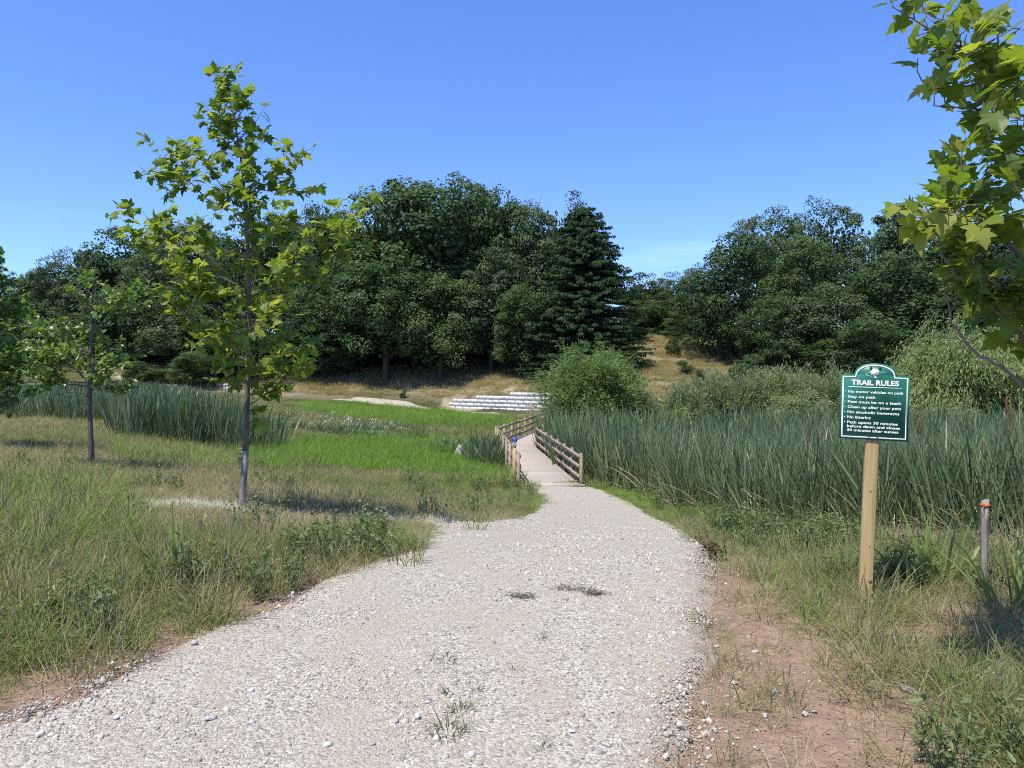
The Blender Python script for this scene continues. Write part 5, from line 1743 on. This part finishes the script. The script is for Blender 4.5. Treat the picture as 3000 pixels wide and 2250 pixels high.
FT = [  # variant, px, top, half width, depth, label
    (3, 40, 800, 75, 128, 'dark tree showing beside the left edge tree, far behind'),
    (2, 130, 800, 90, 124, 'small rounded dark tree at the low left end of the wood'),
    (4, 215, 735, 105, 122, 'tree at the left shoulder of the wood, above the bare oak twigs'),
    (1, 330, 672, 130, 126, 'rounded tree on the left skyline of the wood'),
    (4, 450, 690, 125, 116, 'pale green tree just left of the sycamore crown'),
    (0, 540, 650, 130, 130, 'dark tree on the skyline straight behind the sycamore'),
    (5, 640, 700, 130, 114, 'pale tree behind the middle of the sycamore'),
    (1, 730, 640, 130, 128, 'dark tree on the skyline right behind the sycamore stem'),
    (0, 850, 632, 130, 122, 'dark tree behind the right twigs of the sycamore'),
    (2, 960, 606, 120, 118, 'dark tree left of the tallest oak'),
    (1, 1075, 570, 130, 120, 'tall dark tree forming the left shoulder of the tallest oak'),
    (0, 1215, 522, 185, 112, 'tallest broad oak of the wood with a thick dark trunk'),
    (3, 1340, 512, 180, 122, 'tall rounded tree at the very top of the wood'),
    (2, 1430, 560, 130, 116, 'dark tree on the right slope of the tallest crown'),
    (4, 1530, 578, 135, 119, 'pale green tree with a dead tip left of the spruce'),
    (5, 1630, 572, 140, 117, 'pale feathery tree rising just left of the spruce top'),
    (7, 1440, 735, 120, 106, 'yellowish lower tree in the middle of the wood'),
    (2, 1130, 770, 150, 105, 'low spreading dark crown over the thick oak trunk'),
    (0, 1290, 800, 120, 104, 'low dark crown above the shaded bank'),
    (3, 960, 790, 130, 107, 'low dark crown above the golden bank'),
    (6, 820, 860, 120, 107, 'dark undergrowth tree at the left of the golden bank'),
    (5, 520, 850, 130, 108, 'pale tree over the far left stone wall'),
    (6, 330, 860, 120, 110, 'dark low tree behind the small oak'),
    (5, 170, 900, 110, 108, 'pale low tree behind the left crown of the small oak'),
    (6, 40, 930, 110, 105, 'dark low tree at the far left above the cattails'),
    (6, 680, 940, 110, 105, 'dark bushy tree behind the foot of the sycamore crown'),
    (6, 950, 930, 100, 106.5, 'dark bush like tree at the shady foot of the wood'),
    (3, 1545, 820, 110, 101, 'pale leaved tree with dead twigs left of the spruce foot'),
    (1, 1890, 800, 75, 150, 'small far tree in the gap right of the spruce'),
    (4, 1960, 800, 80, 158, 'pale far tree in the dip of the skyline'),
    (4, 2045, 770, 85, 150, 'light far tree left of the dark maple'),
    (6, 1930, 880, 95, 142, 'low far trees top at the head of the golden slope'),
    (6, 2110, 690, 130, 108, 'dense dark maple standing at the edge of the golden slope'),
    (4, 2240, 608, 135, 132, 'tall pale tree on the right skyline'),
    (4, 2420, 578, 135, 134, 'tallest pale tree of the right hand wood'),
    (6, 2330, 700, 125, 114, 'dark tree in the middle of the right hand wood'),
    (7, 2590, 612, 115, 116, 'layered tree with tiered pale branches on the right'),
    (1, 2720, 640, 120, 122, 'dark tree behind the leafy branches of the near sycamore'),
    (0, 2870, 620, 140, 124, 'dark tree behind the lower near sycamore leaves'),
    (1, 3020, 640, 140, 120, 'dark tree at the right edge of the picture'),
    (5, 2400, 790, 150, 100, 'grey green spreading tree above the shrub row'),
    (3, 2270, 860, 105, 101, 'dark lower tree right of the maple'),
    (0, 2600, 760, 140, 100, 'brownish dark tree over the trail rules sign'),
    (2, 2780, 800, 140, 98, 'dark tree behind the right willow crown'),
    (6, 2950, 850, 140, 96, 'low dark tree behind the right willow'),
    (6, 2500, 940, 120, 92, 'dark leafy bush behind the sign board'),
]
UB = [(-20, 1010, 90, 112), (120, 1020, 90, 113), (250, 1010, 90, 114), (390, 1000, 95, 115), (520, 1000, 95, 113), (600, 1030, 70, 106), (660, 1000, 95, 112), (780, 1000, 90, 113), (880, 990, 90, 114), (990, 990, 90, 115), (1090, 985, 90, 117), (1190, 980, 90, 119), (1290, 975, 90, 119), (1390, 980, 90, 118), (1490, 990, 90, 114), (1590, 1000, 80, 108),
      (1830, 960, 70, 118), (1870, 900, 70, 146), (1950, 915, 70, 144), (2030, 905, 70, 142), (2100, 920, 70, 138), (2180, 960, 70, 116), (2270, 985, 80, 104), (2370, 1000, 80, 99), (2470, 1010, 80, 96), (2600, 1010, 90, 94), (2720, 1010, 90, 92), (2850, 1020, 90, 90)]
UC = {}
ORD = ['first', 'second', 'third', 'fourth', 'fifth', 'sixth', 'seventh', 'eighth', 'ninth']
for k, (px, tp, hw, d) in enumerate(UB):
    where = 'at the left foot of the wood' if px < 560 else 'under the sycamore side of the wood' if px < 900 else 'in deep shade under the tall oaks' if px < 1640 else 'at the head of the golden slope' if px < 2120 else 'at the foot of the right hand wood'
    UC[where] = UC.get(where, 0) + 1
    forest_tree(6, px, tp, hw, d, ORD[UC[where] - 1] + ' dark leafy undergrowth bush from the left ' + where, name='undergrowth_bush', group='undergrowth ' + where, rz=k * 2.3, cat='bush')
for k, (v, px, tp, hw, d, lab) in enumerate(FT):
    forest_tree(v, px, tp, hw, d, lab, group='trees of the wood', rz=k * 1.9)

# spruce
def spruce():
    d = 100.0
    x = (1712 - 1500) / 2253 * d
    z0 = G(x, d)
    H = CAMZ + (1100 - 600) / 2253 * d - z0
    R = 215 / 2253 * d
    g = np.random.default_rng(77)
    root = empty('spruce', (x, d, z0)); tag(root, 'tall dark spruce with drooping branches behind the round willow bush', 'tree')
    mb = MB(); mb.tube(np.array([[0, 0, -.8], [0, 0, H * .4], [0, 0, H]]), [.45, .3, .03], 8); mb.build('trunk', M_BARK, root, True)
    lf = MB(); br = MB()
    z = H * .04
    while z < H * .985:
        t = z / H
        Rr = R * (1 - t) ** .52 + .4
        n = int(6 + Rr * 1.6)
        for k in range(n):
            az = g.uniform(0, 6.283); L_ = Rr * g.uniform(.72, 1.08)
            o2 = np.array([math.cos(az), math.sin(az), 0])
            tip = o2 * L_ + np.array([0, 0, z - L_ * .22 + L_ * .05])
            P = bez(np.array([0, 0, z]), tip, (0, 0, -L_ * .07), 6)
            P[-1, 2] += .15
            br.tube(P, np.linspace(.05, .012, 6), 3, cap=False)
            m = int(20 + L_ * 26)
            u = g.uniform(.12, 1.0, m)
            q = np.array([np.interp(u, np.linspace(0, 1, 6), P[:, i]) for i in range(3)]).T
            sd = np.array([-o2[1], o2[0], 0])
            q += sd * (g.normal(0, .32, m) * (1.1 - u * .7))[:, None]
            ax = np.c_[g.normal(0, .35, m), g.normal(0, .35, m), -np.ones(m)] + o2 * .45
            s = g.uniform(.22, .55, m)
            leaf_cards(lf, q + np.array([0, 0, .08]), ax, o2 + g.normal(0, .5, (m, 3)), s, s * .42, np.clip(g.normal(.45, .2, m), 0, 1))
        z += H * .021 * (1.15 - .5 * t)
    br.build('branches', M_BARK, root)
    lf.build('crown', M_SPRUCE, root)
spruce()

# ------------------------------------------------------------------ willows and shrubs
def willow(name, label, px, base_y, top, hw, d, n_spray, mat, seed, droop=.5, leaf=.22, lift=1.0, dome=1.0, cat='shrub', low=.05, sprays_per=34, zbase=None):
    x = (px - 1500) / 2253 * d
    z0 = G(x, d) if zbase is None else zbase
    H = CAMZ + (1100 - top) / 2253 * d - z0
    R = hw / 2253 * d
    g = np.random.default_rng(seed)
    root = empty(name, (x, d, z0)); tag(root, label, cat)
    st, lf = MB(), MB()
    for k in range(n_spray):
        u = norm(g.normal(size=3) * np.array([1, 1, .9]) + np.array([0, 0, .35]))
        e = np.array([u[0] * R, u[1] * R, max(low * H, H * (.42 + .58 * u[2] * dome))]) * g.uniform(.72, 1.0)
        az_ = math.atan2(u[1], u[0])
        e *= 1 + .06 * math.sin(3 * az_ + seed) + .06 * math.sin(5 * az_ + 4 * u[2] + seed * 2) + .05 * math.sin(9 * u[2] + 2 * az_ + seed)
        if k % 4 == 0:
            b = np.array([g.normal(0, R * .06), g.normal(0, R * .06), 0])
            st.tube(bez(b, e, np.array([0, 0, H * .12]), 6), np.linspace(.05, .01, 6), 4, cap=False)
        m = int(sprays_per * g.uniform(.7, 1.3))
        out = norm(np.array([u[0], u[1], .25 * lift]))
        t = g.uniform(0, 1, m)
        Ls = g.uniform(.7, 1.4) * H * .16
        q = e + out * (t * Ls)[:, None] + np.array([0, 0, 1.0]) * (lift * .35 * t * Ls - droop * t * t * Ls)[:, None] + g.normal(0, .10 + .02 * R, (m, 3))
        ax = out * .6 + np.c_[g.normal(0, .5, m), g.normal(0, .5, m), g.normal(lift * .4 - droop, .35, m)]
        s = leaf * g.uniform(.6, 1.4, m)
        ct = g.uniform(.15, .75)
        leaf_cards(lf, q, ax, g.normal(size=(m, 3)) * .6 + np.array([-.2, -.2, .9]), s, s * .22, np.clip(ct + g.normal(0, .15, m), 0, 1))
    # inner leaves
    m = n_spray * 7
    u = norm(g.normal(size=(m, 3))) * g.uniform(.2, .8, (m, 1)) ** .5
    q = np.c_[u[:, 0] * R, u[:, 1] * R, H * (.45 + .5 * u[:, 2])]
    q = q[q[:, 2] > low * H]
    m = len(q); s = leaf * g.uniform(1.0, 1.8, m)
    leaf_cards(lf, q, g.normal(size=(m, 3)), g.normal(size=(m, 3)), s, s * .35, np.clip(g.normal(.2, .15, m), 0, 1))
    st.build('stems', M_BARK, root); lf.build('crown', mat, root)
    return root

willow('willow_bush', 'round bright green willow bush beside the boardwalk', 1738, 1255, 1030, 124, 51, 680, M_WILLOW, 81, droop=.45, leaf=.26, lift=1.0, sprays_per=44)
willow('weeping_willow', 'pale green drooping willow behind the right hand cattails', 2830, 1210, 945, 205, 50, 620, M_WILLOW2, 83, droop=1.3, leaf=.30, lift=.5, sprays_per=46, cat='tree')
willow('low_willow', 'pale green willow growing out past the right edge of the picture', 3080, 1210, 985, 150, 47, 330, M_WILLOW2, 84, droop=1.2, leaf=.30, lift=.5, sprays_per=46, cat='tree')
SH = [(2010, 1145, 45, 47, 'leftmost upright sage green willow shrub of the row below the golden slope'), (2085, 1120, 50, 48, 'second upright sage green willow shrub from the left of the row'), (2165, 1108, 52, 49, 'third upright sage green willow shrub from the left of the row'),
      (2245, 1100, 52, 50, 'fourth upright sage green willow shrub, left of the grey one'), (2330, 1105, 60, 50, 'upright sage green willow shrub just left of the sign board'), (2440, 1110, 60, 50, 'upright sage green willow shrub partly behind the sign board')]
for k, (px, tp, hw, d, lab) in enumerate(SH):
    o = willow('sage_shrub', lab, px, 1240, tp + 4, hw * 1.1, d, 270, M_SAGE, 90 + k, droop=.15, leaf=.22, lift=2.0, dome=1.0, low=.02, sprays_per=44)
    o['group'] = 'sage green shrubs below the golden slope'
willow('grey_shrub', 'rounded grey green shrub left of the sign board in front of the row', 2345, 1240, 1150, 85, 45, 260, M_SAGE, 97, droop=.5, leaf=.18, lift=.6, sprays_per=36)
willow('round_shrub', 'small round olive shrub at the cattail edge right of the willow bush', 1965, 1255, 1200, 75, 44, 170, M_WILLOW2, 98, droop=.4, leaf=.16, lift=.7, sprays_per=30)
willow('grey_shrub', 'grey green shrub at the right foot of the willow bush', 1880, 1235, 1120, 45, 53, 110, M_SAGE, 99, droop=.4, leaf=.18, lift=.7, sprays_per=32)
willow('grey_shrub', 'low grey green shrub right of the sign under the weeping willow', 2760, 1230, 1180, 110, 43, 200, M_SAGE, 101, droop=.5, leaf=.18, lift=.6, sprays_per=32)

# ------------------------------------------------------------------ smaller plants that stand out
M_CLUMP = foliage_mat('clump_blades', GRASS_STOPS, transl=.35, rough=.45, spec=.3)
M_WEEDP = foliage_mat('path_weed', [(0, (.05, .06, .03)), (.5, (.10, .13, .05)), (1, (.20, .19, .09))], transl=.3, rough=.6)

def clump(name, label, px, py, n, h, w, spread, tint, seed, lean=.22, curl=.7, cat='grass', group=None, mat=None, d=None):
    p = ground_hit(px, py) if d is None else W(px, py, d)
    g = np.random.default_rng(seed)
    mb = MB(); blades(mb, g, n, h, .45, w, spread, lean, curl, (tint - .1, tint + .1), segs=5)
    o = mb.build(name, mat or M_CLUMP)
    o.location = (p[0], p[1], G(p[0], p[1]) + (.034 if name == 'path_weed' else -.01))
    tag(o, label, cat, group)
    return o

for k, (px, py, n, h, w, sp, t, lab) in enumerate([
        (2640, 1735, 34, .60, .026, .18, .70, 'broad-bladed green reed clump right behind the sign post'),
        (2760, 1720, 34, .66, .028, .18, .72, 'broad-bladed green reed clump between the sign and the stake'),
        (2960, 1790, 30, .70, .026, .18, .66, 'broad-bladed green reed clump right of the ribboned stake'),
        (2560, 1770, 18, .38, .012, .12, .52, 'dark green grass clump hugging the foot of the sign post'),
        (480, 1730, 34, .70, .020, .14, .62, 'tall dark reed clump in the grass near the left path edge'),
        (640, 1680, 34, .45, .010, .18, .52, 'broad grass clump below the sycamore, nearer the path'),
        (1190, 1660, 44, .42, .009, .18, .48, 'arching grass tussock where the meadow meets the gravel bend'),
        (1020, 1575, 40, .40, .009, .16, .60, 'green tussock in front of the sycamore shade'),
        (870, 1478, 44, .46, .012, .22, .50, 'dark tussock standing in the sycamore shade'),
        (1040, 1465, 46, .46, .012, .24, .52, 'second dark tussock at the right end of the sycamore shade'),
        (1390, 1560, 36, .34, .009, .16, .52, 'low tussock at the tip of the meadow beside the gravel'),
        (1835, 1475, 12, .45, .009, .08, .45, 'thin upright grass sprig at the left gravel edge near the boardwalk'),
        (2330, 1650, 50, .44, .010, .26, .60, 'wide green tussock between the dock plant and the sign'),
        (2170, 1690, 20, .22, .006, .10, .40, 'small grey grass tuft alone at the right gravel edge'),
        (2180, 2080, 5, .26, .010, .02, .45, 'single upright grass sprig on the bare dirt')]):
    if px == 1835:
        px = 1600
    clump('grass_clump', lab, px, py, n, h, w, sp, t, 900 + k, group='grass clumps')
clump('rush_clump', 'lone dark green rush clump standing in the far wetland', 1225, 1292, 90, 1.35, .05, .75, .62, 930, lean=.1, curl=.25, d=47, cat='rushes')

for k, (px, py, n, h, sp, t, lab) in enumerate([
        (1310, 2165, 60, .10, .085, .55, 'largest green weed tuft growing in the gravel at the bottom'),
        (1345, 2105, 36, .07, .055, .55, 'weed tuft just above the largest one in the gravel'),
        (1312, 2052, 16, .05, .025, .45, 'small dark weed tuft above the other gravel weeds'),
        (1400, 2045, 12, .05, .025, .4, 'tiny weed tuft right of the small dark one'),
        (1300, 1948, 40, .05, .075, .3, 'dull brown weed patch in the middle of the gravel'),
        (1508, 1978, 14, .05, .03, .5, 'tiny green weed sprig right of the dull brown patch'),
        (1592, 1890, 14, .06, .03, .4, 'thin weed sprig in the centre of the path'),
        (1590, 2215, 14, .05, .03, .5, 'tiny weed sprig at the bottom edge of the path')]):
    clump('path_weed', lab, px, py, n, h, .005, sp, t, 940 + k, lean=.7, curl=.6, cat='weed', group='weeds in the gravel', mat=M_WEEDP)
for k, (px, py, lab, sx) in enumerate([(1680, 1742, 'longest dark streak of dried weeds lying on the gravel', .17), (1745, 1756, 'dark dried weed tuft at the right end of the longest streak', .09), (1525, 1764, 'short dark streak of dried weeds left of the longest one', .10)]):
    p = ground_hit(px, py); g = np.random.default_rng(960 + k)
    mb = MB(); n = 150
    q = np.c_[g.normal(0, sx * .55, n), g.normal(0, .035, n), g.uniform(.0, .02, n)]
    leaf_cards(mb, q, np.c_[g.normal(size=n), g.normal(size=n), g.normal(0, .25, n)], np.c_[g.normal(0, .4, (n, 2)), np.ones(n)], g.uniform(.02, .06, n), g.uniform(.004, .009, n), g.uniform(0, .6, n))
    o = mb.build('dried_weeds', M_DEBRIS); o.location = (p[0], p[1], G(p[0], p[1]) + .04); o.rotation_euler = (0, 0, -.25)
    tag(o, lab, 'debris', 'dried weeds on the gravel')

def dock():
    p = ground_hit(2105, 1640); g = np.random.default_rng(970)
    root = empty('dock_plant', (p[0], p[1], G(p[0], p[1]) - .01)); tag(root, 'rusty red dock plant leaning over the right edge of the gravel', 'plant')
    st, sd, lf = MB(), MB(), MB()
    for k in range(13):
        az = g.uniform(2.0, 4.4) if k < 8 else g.uniform(0, 6.28); l = g.uniform(.3, 1.0); H = g.uniform(.28, .46)
        e = np.array([math.cos(az) * math.sin(l), math.sin(az) * math.sin(l) * .6, math.cos(l)]) * H
        b = np.array([g.normal(0, .05), g.normal(0, .05), 0])
        P = bez(b, b + e, (0, 0, .03), 6); st.tube(P, np.linspace(.004, .0015, 6), 4)
        m = 80; t = g.uniform(.3, 1, m)
        q = np.array([np.interp(t, np.linspace(0, 1, 6), P[:, i]) for i in range(3)]).T + g.normal(0, .009, (m, 3))
        leaf_cards(sd, q, g.normal(size=(m, 3)), g.normal(size=(m, 3)), g.uniform(.008, .017, m), g.uniform(.007, .013, m), np.clip(g.normal(.35, .25, m), 0, 1))
        m = 7; t = g.uniform(0, .5, m)
        q = np.array([np.interp(t, np.linspace(0, 1, 6), P[:, i]) for i in range(3)]).T
        leaf_cards(lf, q, g.normal(size=(m, 3)) + np.array([0, 0, .1]), g.normal(size=(m, 3)) * .4 + np.array([0, 0, 1]), g.uniform(.06, .13, m), g.uniform(.02, .035, m), g.uniform(.6, 1, m), .15)
    st.build('stems', M_TWIG, root); sd.build('seed_spikes', M_DOCK, root); lf.build('leaves', M_DOCK, root)
dock()

def flowers():
    g = np.random.default_rng(980)
    mb = MB()
    for k in range(6):
        mb.add(ICO1[0] * np.array([.03, .03, .014]) + np.array([*g.normal(0, .09, 2), 1.0 + g.normal(0, .03)]), tris=ICO1[1])
    me = mb.mesh('flower_head', solid_mat('white_petals', (.70, .70, .64), (.82, .82, .78), 30, .8))
    px = np.r_[g.uniform(930, 1110, 16), g.uniform(900, 1230, 12)]; py = 1262 + (px - 930) * .07 + g.normal(0, 7, len(px))
    d = (CAMZ + 2.35) * 2253 / (py - 1100)
    x = (px - 1500) / 2253 * d
    n = len(x); s = g.uniform(.7, 1.25, n)
    instancer('white_flowers', np.c_[x, d, ground(x, d)], np.zeros((n, 3)), np.c_[s, s, s], np.zeros(n), np.zeros(n), [me], 'scattered white flower heads in the middle of the wetland', 'flowers')
flowers()

for k, (px, py, d, hw, h, lab) in enumerate([(1972, 1030, 108, 22, 2.6, 'small pointed evergreen on the upper left of the golden slope'), (2010, 1085, 92, 24, 1.8, 'low green bush in the middle of the golden slope'), (2058, 1105, 86, 20, 1.9, 'small dark evergreen on the lower golden slope'),
                                             (2120, 1110, 84, 45, 1.4, 'low spreading bush at the foot of the golden slope'), (2180, 1105, 88, 45, 3.0, 'rounded olive bush below the dark maple'), (1975, 1000, 118, 35, 2.2, 'yellow green bush at the crest of the golden slope'), (1885, 1190, 62, 60, 2.4, 'shady bush between the willow bush and the golden slope'),
                                             (420, 1100, 99, 60, 2.6, 'dark rounded bush left of the far left stone wall'), (560, 1090, 99.5, 75, 4.2, 'dark rounded bush right of the far left stone wall'), (1180, 1165, 97, 10, 1.2, 'tiny dark bush by the end of the retaining wall')]):
    x = (px - 1500) / 2253 * d
    r = hw / 2253 * d
    o = empty('slope_bush', (x, d, G(x, d)), k * 1.3); o.scale = (r / 6.4, r / 6.4, h / 19.6)
    tag(o, lab, 'bush', 'bushes on the banks'); inst('crown', VAR[6][0], o)

# dead bare tips above the wood
for px, py, d, lab, h in ((1560, 600, 119, 'dead bare branch tip sticking out of the wood left of the spruce', 3.2), (2185, 690, 112, 'thin bare twigs above the dark maple', 4.2), (160, 800, 120, 'bare twigs on the low left skyline of the wood', 3.0)):
    g = np.random.default_rng(px)
    b = W(px, py + 60, d)
    paths = []
    for k in range(7):
        e = b + np.array([g.normal(.4, .9), g.normal(0, .5), h * g.uniform(.8, 1.5)])
        paths.append(([b, (b + e) / 2 + g.normal(0, .25, 3), e], .06, .015))
    dead_twigs('bare_branch', lab, paths)

# crumbs of soil, pebbles and straw on the bare ground
def litter():
    g = np.random.default_rng(990)
    crumb = [rock_mesh('soil_crumb', 600 + k, ICO1, foliage_mat('crumbs_%d' % k, [(0, (.15, .10, .07)), (.5, (.28, .19, .135)), (.8, (.36, .30, .25)), (1, (.50, .46, .41))], transl=0.0, rough=.95, spec=.1, inst_attr=True), .4, .7, 5) for k in range(3)]
    x, y = cone_points(lambda d: np.interp(d, [2, 4, 8], [420, 330, 120]), 2.2, 8.5, seed=991)
    l, r = path_edges(y)
    keep = (((x > r - .25) & (x < r + 2.4)) | ((x < l + .1) & (x > l - .5))) & (vnoise(x, y, .35, 992, 2) > .38)
    x, y = x[keep], y[keep]; n = len(x)
    s = np.clip(np.exp(g.normal(math.log(.0042), .5, n)), .0015, .016)
    instancer('soil_crumbs', np.c_[x, y, ground(x, y) + .004], g.uniform(0, 6, (n, 3)), np.c_[s, s, s * .8], g.beta(1.6, 2.2, n), g.integers(0, 3, n), crumb, 'soil crumbs and pebbles on the bare reddish dirt', 'soil')
    mb = MB()
    blades(mb, g, 9, .13, .6, .0028, .10, 1.45, .1, (-.1, .2), segs=2)
    x, y = cone_points(lambda d: np.interp(d, [2, 4, 8], [80, 70, 35]), 2.2, 9, seed=993)
    l, r = path_edges(y)
    keep = ((x > r + .05) & (x < r + 2.6) | (x < l) & (x > l - .6)) & (vnoise(x, y, .5, 994, 2) > .42)
    place('straw_litter', x, y, keep, [mb.mesh('straw', M_GRASS)], np.full(len(x), 1.0), np.clip(g.normal(.08, .08, len(x)), 0, .3), 'fallen straws lying on the bare dirt', 'straw', 995, zoff=.004, lean=.05)
litter()
